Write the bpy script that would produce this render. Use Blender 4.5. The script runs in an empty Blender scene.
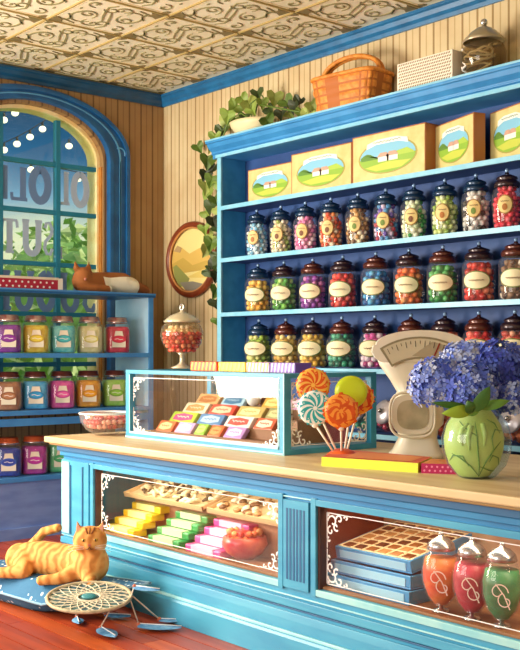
import bpy, math, random
from mathutils import Vector, Matrix, Euler
R = math.radians; PI = math.pi
random.seed(7)
S = bpy.context.scene
COL = S.collection

# ------------------------------------------------------------ camera, world, lights
CX, CY, CZ = 8.282, -5.715, 1.5
F = 1039.0
ANG = math.atan2(.7667, .6420)
camd = bpy.data.cameras.new('camera'); cam = bpy.data.objects.new('camera', camd); COL.objects.link(cam)
cam.location = (CX, CY, CZ); cam.rotation_euler = (R(90), 0, ANG)
camd.sensor_width = 36; camd.sensor_fit = 'AUTO'; camd.lens = F * 36 / 650; camd.shift_y = 26 / 650
camd.clip_end = 200
S.camera = cam
S.view_settings.view_transform = 'Standard'; S.view_settings.look = 'None'
S.view_settings.gamma = 1; S.view_settings.use_curve_mapping = False
S.view_settings.exposure = -0.12

def lin(h):
    h = h.lstrip('#'); o = []
    for i in (0, 2, 4):
        c = int(h[i:i+2], 16) / 255
        o.append(c / 12.92 if c <= .04045 else ((c + .055) / 1.055) ** 2.4)
    return (*o, 1)

w = bpy.data.worlds.new('world'); S.world = w; w.use_nodes = True
nt = w.node_tree; nt.nodes.clear()
wo = nt.nodes.new('ShaderNodeOutputWorld'); bg = nt.nodes.new('ShaderNodeBackground')
tc = nt.nodes.new('ShaderNodeTexCoord'); sx = nt.nodes.new('ShaderNodeSeparateXYZ'); rp = nt.nodes.new('ShaderNodeValToRGB')
nz = nt.nodes.new('ShaderNodeTexNoise'); nz.inputs['Scale'].default_value = 9
ad = nt.nodes.new('ShaderNodeMath'); ad.operation = 'MULTIPLY_ADD'; ad.inputs[1].default_value = .05
nt.links.new(tc.outputs['Generated'], sx.inputs[0]); nt.links.new(tc.outputs['Generated'], nz.inputs['Vector'])
nt.links.new(nz.outputs[0], ad.inputs[0]); nt.links.new(sx.outputs['Z'], ad.inputs[2])
nt.links.new(ad.outputs[0], rp.inputs[0]); nt.links.new(rp.outputs[0], bg.inputs[0]); nt.links.new(bg.outputs[0], wo.inputs[0])
cr = rp.color_ramp
cr.elements[0].position = 0.0; cr.elements[0].color = lin('#cfc9a0')
cr.elements[1].position = 1.0; cr.elements[1].color = lin('#c4ccd8')
for p, c in ((.13, '#e4e6c4'), (.175, '#7fa6c6'), (.215, '#2f6290'), (.26, '#1f4468'), (.4, '#a4b0c8')):
    e = cr.elements.new(p); e.color = lin(c)
bg.inputs[1].default_value = 1.25

def area(name, loc, target, sx_, sy_, energy, col):
    l = bpy.data.lights.new(name, 'AREA'); l.shape = 'RECTANGLE'; l.size = sx_; l.size_y = sy_
    l.energy = energy; l.color = lin(col)[:3]
    o = bpy.data.objects.new(name, l); COL.objects.link(o); o.location = loc
    o.rotation_euler = (Vector(target) - Vector(loc)).to_track_quat('-Z', 'Y').to_euler()
    return o
# daylight from the shop window beyond the left edge of the frame, and an added unseen fill from the front
area('window_daylight', (.5, -4.9, 2.0), (3.8, -1.2, .6), 2.2, 2.0, 500, '#fff4e0')
area('added_front_fill', (4.2, -6.9, 1.9), (2.4, 0, .8), 3.0, 1.8, 165, '#fff6ea')

sun = bpy.data.lights.new('sun', 'SUN'); sun.energy = 3.0; sun.angle = .02; sun.color = lin('#fff0d0')[:3]
so = bpy.data.objects.new('sun', sun); COL.objects.link(so); so.rotation_euler = Vector((-.5, -.6, -.6)).to_track_quat('-Z', 'Y').to_euler()

# ------------------------------------------------------------ materials
def mat(name, col, rough=.5, metal=0, var=None, vscale=8, bump=0, bscale=60, spec=.5, emit=None, alpha=None, stretch=None):
    m = bpy.data.materials.new(name); m.use_nodes = True
    t = m.node_tree; b = t.nodes['Principled BSDF']
    b.inputs['Base Color'].default_value = lin(col); b.inputs['Roughness'].default_value = rough
    b.inputs['Metallic'].default_value = metal; b.inputs['Specular IOR Level'].default_value = spec
    c = t.nodes.new('ShaderNodeTexCoord'); mp = t.nodes.new('ShaderNodeMapping')
    t.links.new(c.outputs['Object'], mp.inputs[0])
    if stretch: mp.inputs['Scale'].default_value = stretch
    if var:
        n = t.nodes.new('ShaderNodeTexNoise'); n.inputs['Scale'].default_value = vscale; n.inputs['Detail'].default_value = 3
        r = t.nodes.new('ShaderNodeValToRGB'); r.color_ramp.elements[0].position = .38; r.color_ramp.elements[1].position = .62
        r.color_ramp.elements[0].color = lin(var); r.color_ramp.elements[1].color = lin(col)
        t.links.new(mp.outputs[0], n.inputs['Vector']); t.links.new(n.outputs[0], r.inputs[0]); t.links.new(r.outputs[0], b.inputs['Base Color'])
    if bump:
        n = t.nodes.new('ShaderNodeTexNoise'); n.inputs['Scale'].default_value = bscale
        bp = t.nodes.new('ShaderNodeBump'); bp.inputs['Strength'].default_value = bump; bp.inputs['Distance'].default_value = .01
        t.links.new(mp.outputs[0], n.inputs['Vector']); t.links.new(n.outputs[0], bp.inputs['Height']); t.links.new(bp.outputs[0], b.inputs['Normal'])
    if emit:
        b.inputs['Emission Color'].default_value = lin(col); b.inputs['Emission Strength'].default_value = emit
    return m
def glassmat(name, tint='#ffffff', refl=1.0, ior=1.45, rough=.03, body=0, bodycol='#ffffff'):
    m = bpy.data.materials.new(name); m.use_nodes = True; t = m.node_tree; t.nodes.clear()
    o = t.nodes.new('ShaderNodeOutputMaterial'); tr = t.nodes.new('ShaderNodeBsdfTransparent'); gl = t.nodes.new('ShaderNodeBsdfGlossy')
    lw = t.nodes.new('ShaderNodeLayerWeight'); lw.inputs[0].default_value = .5; pw = t.nodes.new('ShaderNodeMath'); pw.operation = 'POWER'; pw.inputs[1].default_value = 4; fr = t.nodes.new('ShaderNodeMath'); fr.operation = 'MULTIPLY_ADD'; fr.inputs[1].default_value = .55; fr.inputs[2].default_value = .035; t.links.new(lw.outputs['Facing'], pw.inputs[0]); t.links.new(pw.outputs[0], fr.inputs[0]); mx = t.nodes.new('ShaderNodeMixShader')
    tr.inputs[0].default_value = lin(tint); gl.inputs['Roughness'].default_value = rough
    gl.inputs[0].default_value = (refl, refl, refl, 1)
    t.links.new(fr.outputs[0], mx.inputs[0]); t.links.new(tr.outputs[0], mx.inputs[1]); t.links.new(gl.outputs[0], mx.inputs[2])
    last = mx
    if body:
        df = t.nodes.new('ShaderNodeBsdfDiffuse'); df.inputs[0].default_value = lin(bodycol)
        m2 = t.nodes.new('ShaderNodeMixShader'); m2.inputs[0].default_value = body
        t.links.new(mx.outputs[0], m2.inputs[1]); t.links.new(df.outputs[0], m2.inputs[2]); last = m2
    t.links.new(last.outputs[0], o.inputs[0])
    return m
def stripes(name, axis, period, base, line, line2, rough=.6):
    m = mat(name, base, rough); t = m.node_tree; b = t.nodes['Principled BSDF']
    g = t.nodes.new('ShaderNodeNewGeometry'); s = t.nodes.new('ShaderNodeSeparateXYZ'); t.links.new(g.outputs['Position'], s.inputs[0])
    d = t.nodes.new('ShaderNodeMath'); d.operation = 'DIVIDE'; d.inputs[1].default_value = period
    fr = t.nodes.new('ShaderNodeMath'); fr.operation = 'FRACT'
    t.links.new(s.outputs[axis], d.inputs[0]); t.links.new(d.outputs[0], fr.inputs[0])
    r = t.nodes.new('ShaderNodeValToRGB'); r.color_ramp.interpolation = 'CONSTANT'
    e = r.color_ramp.elements; e[0].position = 0; e[0].color = lin(line); e[1].position = .13; e[1].color = lin(base)
    for p, c in ((.5, line2), (.58, base)):
        k = e.new(p); k.color = lin(c)
    t.links.new(fr.outputs[0], r.inputs[0])
    n = t.nodes.new('ShaderNodeTexNoise'); n.inputs['Scale'].default_value = 2.5; n.inputs['Detail'].default_value = 4
    t.links.new(g.outputs['Position'], n.inputs['Vector'])
    mx = t.nodes.new('ShaderNodeMix'); mx.data_type = 'RGBA'; mx.blend_type = 'MULTIPLY'; mx.inputs[0].default_value = .25
    r2 = t.nodes.new('ShaderNodeValToRGB'); r2.color_ramp.elements[0].color = lin('#c89a5a'); r2.color_ramp.elements[0].position = .4; r2.color_ramp.elements[1].position = .6
    t.links.new(n.outputs[0], r2.inputs[0]); t.links.new(r.outputs[0], mx.inputs[6]); t.links.new(r2.outputs[0], mx.inputs[7])
    t.links.new(mx.outputs[2], b.inputs['Base Color'])
    bp = t.nodes.new('ShaderNodeBump'); bp.inputs['Strength'].default_value = .5; bp.inputs['Distance'].default_value = .01
    t.links.new(r.outputs[0], bp.inputs['Height']); t.links.new(bp.outputs[0], b.inputs['Normal'])
    return m
_mc = {}
def C(col, rough=.45, **k):
    key = (col, rough, tuple(sorted(k.items())))
    if key not in _mc: _mc[key] = mat('paint_' + col.strip('#'), col, rough, **k)
    return _mc[key]

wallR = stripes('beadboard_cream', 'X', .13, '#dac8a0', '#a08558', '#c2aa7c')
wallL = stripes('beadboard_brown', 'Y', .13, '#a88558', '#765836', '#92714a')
BLUE = mat('blue_paint', '#4096d8', .4, var='#3486c8', vscale=5)
BLUEHI = mat('pale_blue_paint', '#90d0ec', .4, var='#7cc4e4', vscale=6)
NAVY = mat('navy_interior', '#27508f', .6, var='#1f4380', vscale=3)
TEALIN = mat('teal_side_paint', '#3a94c8', .5, var='#2f86ba', vscale=9)
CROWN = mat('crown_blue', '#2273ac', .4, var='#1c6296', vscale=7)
DBLUE = mat('window_blue', '#1f66a4', .4, var='#1a568e', vscale=6)
SHELFB = mat('left_shelf_blue', '#4c98dc', .45, var='#428ad0', vscale=5)
SHELFP = mat('left_base_violet', '#7c9cd8', .5, var='#6c8ccc', vscale=4, stretch=(1, 1, 4))
COUNT = mat('counter_teal', '#4ca8c8', .4, var='#3e98be', vscale=4, stretch=(.6, 1, 3))
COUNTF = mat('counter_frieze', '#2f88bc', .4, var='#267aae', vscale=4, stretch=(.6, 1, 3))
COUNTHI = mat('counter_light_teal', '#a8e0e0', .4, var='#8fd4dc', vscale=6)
COUNTD = mat('counter_groove', '#1f5f8c', .5)
SLAB = mat('countertop_wood', '#dec89c', .45, var='#d0b684', vscale=3, stretch=(.5, 4, 1))
SLABD = mat('countertop_edge', '#a88a58', .5)
MUNT = mat('muntin_teal', '#1d7a9a', .4)
JAMB = mat('jamb_cream', '#fff2c0', .6, var='#f8dc98', vscale=6)
JAMBO = mat('jamb_orange', '#c88436', .6, var='#b06f2a', vscale=9)
WOOD = mat('brown_wood', '#9a6a44', .55, var='#84552f', vscale=5, stretch=(.5, 4, 1))
GLASS = glassmat('clear_glass')
JGLASS = glassmat('jar_glass', '#ffffff', refl=.9, body=.03)
PANE = glassmat('pane_glass', '#fbfff8', refl=.6, rough=.02)
WHITE = mat('white_paint', '#f4f2ec', .5)
LACE = mat('lace_white', '#fbf6f2', .5)
LIDB = mat('dark_lid', '#33202a', .22, metal=.3, spec=.8)
LIDN = mat('navy_lid', '#1b3a5c', .22, metal=.3, spec=.8)
LIDM = mat('maroon_lid', '#5a2a22', .22, metal=.3, spec=.8)
SILVER = mat('silver', '#c6c6c4', .25, metal=.9)
INK = mat('ink', '#7a5a3c', .7)

# ------------------------------------------------------------ mesh builder
class MB:
    def __init__(s): s.v = []; s.f = []; s.m = []; s.s = []; s.mats = []
    def mi(s, m):
        if m not in s.mats: s.mats.append(m)
        return s.mats.index(m)
    def add(s, vs, fs, m, smooth=False, xf=None):
        o = len(s.v); i = s.mi(m)
        for v in vs:
            v = Vector(v); s.v.append(tuple(xf @ v) if xf else tuple(v))
        for f in fs: s.f.append([o + k for k in f]); s.m.append(i); s.s.append(smooth)
        return s
    def box(s, x0, x1, y0, y1, z0, z1, m, xf=None):
        vs = [(x, y, z) for z in (z0, z1) for y in (y0, y1) for x in (x0, x1)]
        return s.add(vs, [(0, 2, 3, 1), (4, 5, 7, 6), (0, 1, 5, 4), (2, 6, 7, 3), (0, 4, 6, 2), (1, 3, 7, 5)], m, False, xf)
    def lathe(s, prof, m, n=20, xf=None, smooth=True, sq=(1, 1), a0=0, a1=2 * PI):
        full = abs(a1 - a0 - 2 * PI) < 1e-6; k = n if full else n + 1; vs = []
        for r, z in prof:
            for i in range(k):
                a = a0 + (a1 - a0) * i / n; vs.append((r * math.cos(a) * sq[0], r * math.sin(a) * sq[1], z))
        fs = []
        for j in range(len(prof) - 1):
            for i in range(n):
                i2 = (i + 1) % k
                fs.append((j * k + i, j * k + i2, (j + 1) * k + i2, (j + 1) * k + i))
        return s.add(vs, fs, m, smooth, xf)
    def sphere(s, c, r, m, seg=12, rings=8, sc=(1, 1, 1), xf=None):
        vs = []; fs = []
        for j in range(rings + 1):
            t = PI * j / rings
            for i in range(seg):
                a = 2 * PI * i / seg
                vs.append((c[0] + r * sc[0] * math.sin(t) * math.cos(a), c[1] + r * sc[1] * math.sin(t) * math.sin(a), c[2] - r * sc[2] * math.cos(t)))
        for j in range(rings):
            for i in range(seg):
                i2 = (i + 1) % seg; fs.append((j * seg + i, j * seg + i2, (j + 1) * seg + i2, (j + 1) * seg + i))
        return s.add(vs, fs, m, True, xf)
    def tube(s, pts, r, m, n=6, xf=None, closed=False):
        pts = [Vector(p) for p in pts]; N = len(pts); vs = []; fs = []
        up = None
        for i, p in enumerate(pts):
            a = pts[(i - 1) % N] if (closed or i) else p; b = pts[(i + 1) % N] if (closed or i < N - 1) else p
            t = (b - a).normalized()
            if up is None: up = t.orthogonal().normalized()
            up = (up - t * up.dot(t)); up = up.normalized() if up.length > 1e-6 else t.orthogonal().normalized()
            sd = t.cross(up); rr = r[i] if isinstance(r, (list, tuple)) else r
            for k in range(n):
                q = 2 * PI * k / n; vs.append(p + (up * math.cos(q) + sd * math.sin(q)) * rr)
        for i in range(N if closed else N - 1):
            j = (i + 1) % N
            for k in range(n):
                k2 = (k + 1) % n; fs.append((i * n + k, i * n + k2, j * n + k2, j * n + k))
        if not closed: fs.append(tuple(range(n))[::-1]); fs.append(tuple((N - 1) * n + k for k in range(n)))
        return s.add(vs, fs, m, n > 4, xf)
    def prism(s, poly, d0, d1, m, xf=None, smooth=False, side=None):   # poly in local xy, extruded along local z
        n = len(poly); vs = [(x, y, d0) for x, y in poly] + [(x, y, d1) for x, y in poly]
        s.add(vs, [tuple(range(n))[::-1], tuple(range(n, 2 * n))], m, False, xf)
        return s.add(vs, [(i, (i + 1) % n, n + (i + 1) % n, n + i) for i in range(n)], side or m, smooth, xf)
    def ribbon(s, pts, wd, d0, d1, m, xf=None):       # flat stroke in local xy, thickness d0..d1
        P = [Vector((p[0], p[1])) for p in pts]; N = len(P); L = []; Rr = []
        for i in range(N):
            t = (P[min(i + 1, N - 1)] - P[max(i - 1, 0)]); t = t.normalized() if t.length > 1e-9 else Vector((1, 0))
            nn = Vector((-t.y, t.x)); ww = (wd[i] if isinstance(wd, (list, tuple)) else wd) / 2
            L.append(P[i] + nn * ww); Rr.append(P[i] - nn * ww)
        vs = [(p.x, p.y, d1) for p in L] + [(p.x, p.y, d1) for p in Rr] + [(p.x, p.y, d0) for p in L] + [(p.x, p.y, d0) for p in Rr]
        fs = []
        for i in range(N - 1):
            fs += [(i, N + i, N + i + 1, i + 1), (i, i + 1, 2 * N + i + 1, 2 * N + i), (N + i, 3 * N + i, 3 * N + i + 1, N + i + 1)]
        return s.add(vs, fs, m, False, xf)
    def build(s, name, parent=None, bevel=0, loc=None, struct=False):
        me = bpy.data.meshes.new(name); me.from_pydata(s.v, [], s.f)
        for m in s.mats: me.materials.append(m)
        me.polygons.foreach_set('material_index', s.m); me.polygons.foreach_set('use_smooth', s.s)
        me.validate(); me.update()
        o = bpy.data.objects.new(name, me); COL.objects.link(o)
        if parent: o.parent = parent
        if loc: o.location = loc
        if bevel:
            b = o.modifiers.new('bevel', 'BEVEL'); b.width = bevel; b.segments = 2; b.limit_method = 'ANGLE'; b.angle_limit = R(40)
        if struct: o['kind'] = 'structure'
        return o
def tag(o, label=None, cat=None, group=None, kind=None):
    if label: o['label'] = label
    if cat: o['category'] = cat
    if group: o['group'] = group
    if kind: o['kind'] = kind
    return o
def thing(name, label, cat, loc=(0, 0, 0), rz=0, group=None, rx=0, ry=0):
    o = bpy.data.objects.new(name, None); COL.objects.link(o); o.location = loc; o.rotation_euler = (rx, ry, rz)
    o.empty_display_size = .05
    return tag(o, label, cat, group)
def dup(root, loc, rz=None, label=None):
    r = root.copy(); COL.objects.link(r); r.location = loc
    if rz is not None: r.rotation_euler = (r.rotation_euler.x, r.rotation_euler.y, rz)
    if label: r['label'] = label
    for ch in list(root.children):
        c = ch.copy(); COL.objects.link(c); c.parent = r
        for g in list(ch.children):
            d = g.copy(); COL.objects.link(d); d.parent = c
    return r
def ell(cx, cy, rx, ry, n=28, a0=0, a1=2 * PI):
    return [(cx + rx * math.cos(a0 + (a1 - a0) * i / n), cy + ry * math.sin(a0 + (a1 - a0) * i / n)) for i in range(n + (0 if abs(a1 - a0 - 2 * PI) < 1e-6 else 1))]
def spiral(cx, cy, r0, r1, a0, a1, n=14):
    return [(cx + (r0 + (r1 - r0) * i / n) * math.cos(a0 + (a1 - a0) * i / n), cy + (r0 + (r1 - r0) * i / n) * math.sin(a0 + (a1 - a0) * i / n)) for i in range(n + 1)]
FRONT = Matrix(((1, 0, 0, 0), (0, 0, -1, 0), (0, 1, 0, 0), (0, 0, 0, 1)))     # local xy -> world xz, depth towards -y
SIDEX = Matrix(((0, 0, 1, 0), (1, 0, 0, 0), (0, 1, 0, 0), (0, 0, 0, 1)))      # local xy -> world yz, depth towards +x
def T(x, y, z): return Matrix.Translation((x, y, z))
# where a ray through a point of the view meets a plane of the room
_ex = (.6420, -.7667); _C = (-.93535, 10.01887)
def _pt(px, D): 
    dx = (px - 260) / F * D - _C[0]; dy = D - _C[1]
    return dx * _ex[0] + dy * _ex[1], dx * -_ex[1] + dy * _ex[0]
def at_z(px, py, z):
    D = (CZ - z) * F / (py - 351); x, y = _pt(px, D); return x, y
def at_y(px, y):
    x0, y0 = _pt(px, 0); x1, y1 = _pt(px, 1); D = (y - y0) / (y1 - y0); return _pt(px, D)[0], D
def zz(py, D): return CZ - (py - 351) * D / F
def at_x(px, x):
    x0, y0 = _pt(px, 0); x1, y1 = _pt(px, 1); D = (x - x0) / (x1 - x0); return _pt(px, D)[1], D

# ------------------------------------------------------------ structure
b = MB()
n_pl = 60
FLM = [mat('floor_plank_%d' % i, c, .38, var=v, vscale=3, stretch=(.4, 6, 1)) for i, (c, v) in enumerate((('#b4491f', '#9a3615'), ('#c05a26', '#a8441a'), ('#a23d1a', '#8c3012')))]
FGAP = C('#4a1608', .6)
y = 0.0; i = 0
b.box(-.0, 9, -8.5, 0, -.06, -.012, FGAP)
while y > -8.5:
    x = -random.random() * 1.5
    x0 = 0
    while x < 9:
        L = 1.6 + random.random() * 1.4
        b.box(max(0, x) + .002, min(9, x + L) - .002, y - .116, y - .004, -.03, 0, FLM[random.randrange(3)]); x += L
    y -= .12; i += 1
b.build('floor', struct=True)

CZH = 3.95
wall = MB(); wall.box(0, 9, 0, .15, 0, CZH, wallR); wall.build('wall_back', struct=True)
wr = MB(); wr.box(9, 9.15, -8.5, .15, 0, CZH, C('#d8ccae', .7)); wr.build('wall_right', struct=True)  # unseen wall, put in to keep the sun out of the room
# left wall with the arched opening
wc, wa, wz, wb = -1.37, .705, 3.25, .42
WY0, WY1, WZ0 = wc - wa, wc + wa, 1.22
def archp(a, bb, z0, n=24): return [(wc + a * math.cos(PI * i / n), z0 + bb * math.sin(PI * i / n)) for i in range(n + 1)]
b = MB()
def strip(b, poly, m, d0=-.25, d1=0): b.prism(poly, d0, d1, m, SIDEX)
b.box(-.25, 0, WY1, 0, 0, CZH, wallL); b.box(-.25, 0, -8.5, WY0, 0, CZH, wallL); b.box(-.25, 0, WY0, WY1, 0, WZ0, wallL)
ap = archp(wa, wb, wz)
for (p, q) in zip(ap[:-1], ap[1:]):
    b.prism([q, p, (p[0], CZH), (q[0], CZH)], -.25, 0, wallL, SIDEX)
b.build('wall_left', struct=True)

b = MB()
TS = .655; CEIL = mat('tin_ceiling', '#f0ead0', .4, var='#e6dec0', vscale=2); CREL = C('#8e875e', .5); CBL = C('#7e7048', .5); CLINE = C('#a8935a', .5); CHI = C('#f4e8c0', .4)
b.box(0, 9, -8.5, 0, CZH + .03, CZH + .12, CEIL)
DN = Matrix(((1, 0, 0, 0), (0, 1, 0, 0), (0, 0, -1, CZH + .03), (0, 0, 0, 1)))
def scroll(b, pts, w_, xf, m, th=.006):
    n = len(pts); b.ribbon(pts, [w_ * (.35 + .9 * math.sin(PI * (i + .7) / (n + .4))) for i in range(n)], 0, th, m, xf)
for ti in range(0, 13):
    for tj in range(0, 9):
        ox, oy = ti * TS, -(tj + 1) * TS
        if oy + TS < -5.6: continue
        X = DN @ T(ox, oy, 0)
        b.ribbon([(.006, 0), (.006, TS)], .012, 0, .012, CLINE, X); b.ribbon([(0, .006), (TS, .006)], .012, 0, .012, CLINE, X)
        b.ribbon([(.03, .03), (TS - .03, .03)], .006, 0, .006, CHI, X); b.ribbon([(.03, .03), (.03, TS - .03)], .006, 0, .006, CHI, X)
        c = TS / 2
        for q in (0, 1):
            X2 = X @ T(c, c, 0) @ Matrix.Rotation(PI * q, 4, 'Z')
            scroll(b, [(p[0] * 1.35 + .03, p[1]) for p in spiral(.03, .14, .115, .07, -.9, 4.9, 20)], .013, X2, CREL)
            scroll(b, spiral(.02, .145, .055, .015, 2.4, -3.6), .013, X2, CREL)
            scroll(b, spiral(.19, .02, .085, .03, 2.2, -2.8, 16), .013, X2, CREL)
            scroll(b, spiral(-.20, .20, .07, .018, -.4, 4.6), .012, X2, CREL)
            scroll(b, spiral(-.16, .05, .06, .02, 1.2, -4.2), .012, X2, CREL)
            scroll(b, [(-.27, .06), (-.2, .1), (-.1, .07), (0, .03), (.1, -.02)], .014, X2, CREL)
            scroll(b, [(.1, .26), (.17, .2), (.24, .22), (.27, .12)], .013, X2, CREL)
            for u, v, a in ((.19, .02, .022), (-.2, .2, .018), (.21, .2, .016), (-.06, .25, .016)): b.prism(ell(u, v, a, a * .6, 10), 0, .006, CREL, X2)
            b.prism([(.31, .31), (.2, .30), (.23, .25), (.22, .21), (.27, .23), (.30, .2)], 0, .007, CBL, X2)
            b.prism([(-.31, .30), (-.25, .30), (-.26, .27), (-.30, .25)], 0, .007, CBL, X2)
b.build('ceiling', struct=True)

CPROF = [(0, 0), (.0, -.105), (.018, -.105), (.024, -.08), (.045, -.06), (.055, -.03), (.07, -.02), (.07, 0)]
b = MB(); XR = Matrix(((0, 0, 1, 0), (-1, 0, 0, 0), (0, 1, 0, CZH), (0, 0, 0, 1)))
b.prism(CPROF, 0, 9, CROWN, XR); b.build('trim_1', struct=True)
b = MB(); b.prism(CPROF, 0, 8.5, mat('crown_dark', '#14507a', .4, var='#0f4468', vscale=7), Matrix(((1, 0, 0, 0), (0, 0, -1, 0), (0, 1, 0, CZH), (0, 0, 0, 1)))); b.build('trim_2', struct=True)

# window
win = bpy.data.objects.new('window_1', None); COL.objects.link(win); win['kind'] = 'structure'
b = MB()
oa, ob, oz = .96, .5, 3.30
def band(b, a0, b0, z0, a1, b1, z1, d0, d1, m, zb=WZ0, n=28, n2=2.0):
    def P(a, bb, z):
        return [(wc + a, zb)] + [(wc + a * math.cos(PI * i / n), z + bb * math.sin(PI * i / n)) for i in range(n + 1)] + [(wc - a, zb)]
    A, B = P(a0, b0, z0), P(a1, b1, z1)
    for i in range(len(A) - 1):
        b.prism([A[i], A[i + 1], B[i + 1], B[i]], d0, d1, m, SIDEX)
band(b, oa, ob + .02, oz, .74, .45, 3.25, 0, .05, DBLUE)
band(b, oa - .01, ob, oz, oa - .045, ob - .03, oz, .05, .075, DBLUE)
band(b, .86, .47, 3.28, .845, .46, 3.28, .05, .06, C('#5aa0d0', .4))
band(b, .775, .465, 3.25, .74, .45, 3.25, .05, .065, DBLUE)
for s in (1, -1):       # corner blocks and inset panel lines
    b.tube([(.055, wc + s * .85 + .055 * math.cos(t), 3.33 + .055 * math.sin(t)) for t in [PI * k / 10 for k in range(-1, 8)]], .008, C('#5aa0d0', .4), 5)
    b.box(.05, .06, wc + s * .85 - .006, wc + s * .85 + .006, 1.5, 3.25, C('#5aa0d0', .4))
b.box(-.05, .12, WY0 - .3, WY1 + .3, WZ0 - .08, WZ0, DBLUE)
b.build('window_casing', win)
b = MB(); band(b, wa + .001, wb, wz, wa - .03, wb - .03, wz, -.24, -.066, JAMB); 
b.box(-.24, -.02, WY1 - .012, WY1 + .0005, WZ0, 3.2, JAMBO); b.box(-.24, -.02, WY0, WY0 + .012, WZ0, 3.2, JAMBO)
b.build('window_jamb', win)
b = MB()
for yy in (-1.09, -1.65): b.box(-.13, -.075, yy - .022, yy + .022, WZ0, wz - .055 + wb * math.sqrt(max(0, 1 - ((yy - wc) / wa) ** 2)), MUNT)
for z_ in (1.38, 1.83, 2.278, 2.748, 3.18): b.box(-.125, -.08, WY0, WY1, z_ - .02, z_ + .02, MUNT)
b.build('window_muntin', win)
b = MB(); pl = [(WY1, WZ0)] + archp(wa, wb, wz) + [(WY0, WZ0)]
b.prism(pl, -.104, -.100, PANE, SIDEX); b.build('window_pane', win)
# painted letters, read from behind
LET = C('#a8bcd8', .6); LETD = C('#6484b4', .6)
def letter(b, ch, y0, z0, w_, h, m):
    X = T(-.097, y0, z0) @ SIDEX
    t = .27 * w_; th = .002
    cnt = [0]
    def rb(p, ww=t):
        cnt[0] += 1; b.ribbon([(q[0] * w_, q[1] * h) for q in p], ww, -.001, th + .0006 * cnt[0], m, X)
    def hz(x0, x1, y, k=.5): rb([(x0, y), (x1, y)], t * k)
    if ch == 'T': rb([(.5, 0), (.5, 1)], t * 1.3); hz(.05, .95, .96); hz(.25, .75, .03); rb([(.08, .95), (.05, .75)], t * .6); rb([(.92, .95), (.95, .75)], t * .6)
    if ch == 'U': b.ribbon([(q[0] * w_, q[1] * h) for q in [(.18, 1), (.18, .35)] + ell(.5, .3, .32, .28, 12, PI, 2 * PI)[1:] + [(.82, 1)]], t * 1.1, 0, th, m, X); hz(.0, .36, .98); hz(.64, 1, .98)
    if ch == 'O': rb(ell(.5, .5, .36, .46, 24, PI / 2, PI / 2 + 2 * PI - .001)[:25], t * 1.25)
    if ch == 'L': rb([(.7, 0), (.7, 1)], t * 1.3); hz(.0, .95, .03, .7); rb([(.05, .02), (.03, .22)], t * .6); hz(.5, .9, .97)
    if ch == 'S': rb([(.15, .8), (.3, .95), (.6, .97), (.82, .8), (.75, .62), (.5, .52), (.22, .4), (.15, .2), (.35, .04), (.65, .03), (.85, .2)], t)
    if ch == 'E': rb([(.75, 0), (.75, 1)], t * 1.2); hz(.05, .9, .97); hz(.05, .9, .03); hz(.35, .75, .5); rb([(.05, .97), (.05, .78)], t * .6); rb([(.05, .03), (.05, .22)], t * .6)
def row(chs, z0, h, m, zs=None):
    for ch, px0, px1 in chs:
        y0 = at_x(px0, -.097)[0]; y1 = at_x(px1, -.097)[0]
        letter(b, ch, y0, z0, y1 - y0, h, m)
b = MB()
row([('E', -8, 9), ('L', 11, 28)], 2.83, .29, LETD); row([('O', 29, 51)], 2.83, .30, LETD); row([('L', 57, 70), ('O', 71, 89)], 2.83, .30, LET)
row([('T', 1, 18), ('U', 22, 42), ('S', 43, 54)], 2.36, .30, LET); row([('L', 55, 63)], 2.34, .1, LET)
row([('L', -8, 12), ('U', 14, 34), ('O', 36, 56), ('U', 60, 80), ('S', 82, 98)], 1.865, .34, LETD)
b.build('window_lettering', win)

# ------------------------------------------------------------ outside
GR = [mat('hedge_%d' % i, c, .7) for i, c in enumerate(('#a2c878', '#bcd890', '#86b45c', '#d4e6ac'))]
g = MB(); g.box(-30, -.3, -25, 25, -.2, -.02, C('#8fae62', .8)); g.build('ground', struct=True)
def bush(name, cx, cy, z0, rx, ry, rz_, label, n=900):
    t = thing(name, label, 'shrub', (cx, cy, z0), 0, 'garden shrubs outside the window')
    b = MB(); rnd = random.Random(int(abs(cx * 100 + cy * 7)))
    for _ in range(n):
        a = rnd.random() * 2 * PI; u = rnd.random() * 2 - 1; q = math.sqrt(1 - u * u); k = .75 + .3 * rnd.random()
        p = Vector((rx * q * math.cos(a) * k, ry * q * math.sin(a) * k, rz_ * (1 + u * k)))
        X = T(*p) @ Euler((rnd.random() * 6, rnd.random() * 6, rnd.random() * 6)).to_matrix().to_4x4()
        s = .07 + .07 * rnd.random()
        b.add([(0, -s, 0), (s * .5, 0, .02), (0, s, 0), (-s * .5, 0, .02)], [(0, 1, 2, 3)], GR[rnd.randrange(4)], False, X)
    b.build('foliage', t)
    m = MB(); m.tube([(0, 0, 0), (.05, 0, rz_)], [.08, .05], C('#6a4a2c', .8)); m.sphere((0, 0, rz_), 1, GR[2], 16, 10, (rx * .82, ry * .82, rz_ * .85)); m.build('branches', t)
bush('garden_shrub', -3.0, 1.15, -.02, 1.0, 1.3, 1.55, 'leafy green shrub outside, seen through the right window panes')
bush('garden_shrub', -3.2, -1.75, -.02, 1.0, 1.25, 1.62, 'leafy green shrub outside, seen through the left window panes')
bush('garden_shrub', -6.0, 2.6, -.02, 1.4, 2.2, 1.75, 'more distant green shrub outside, behind the nearer two')
BULB = mat('bulb_glow', '#fff6dc', .4, emit=1.6)
pts = []
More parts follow.
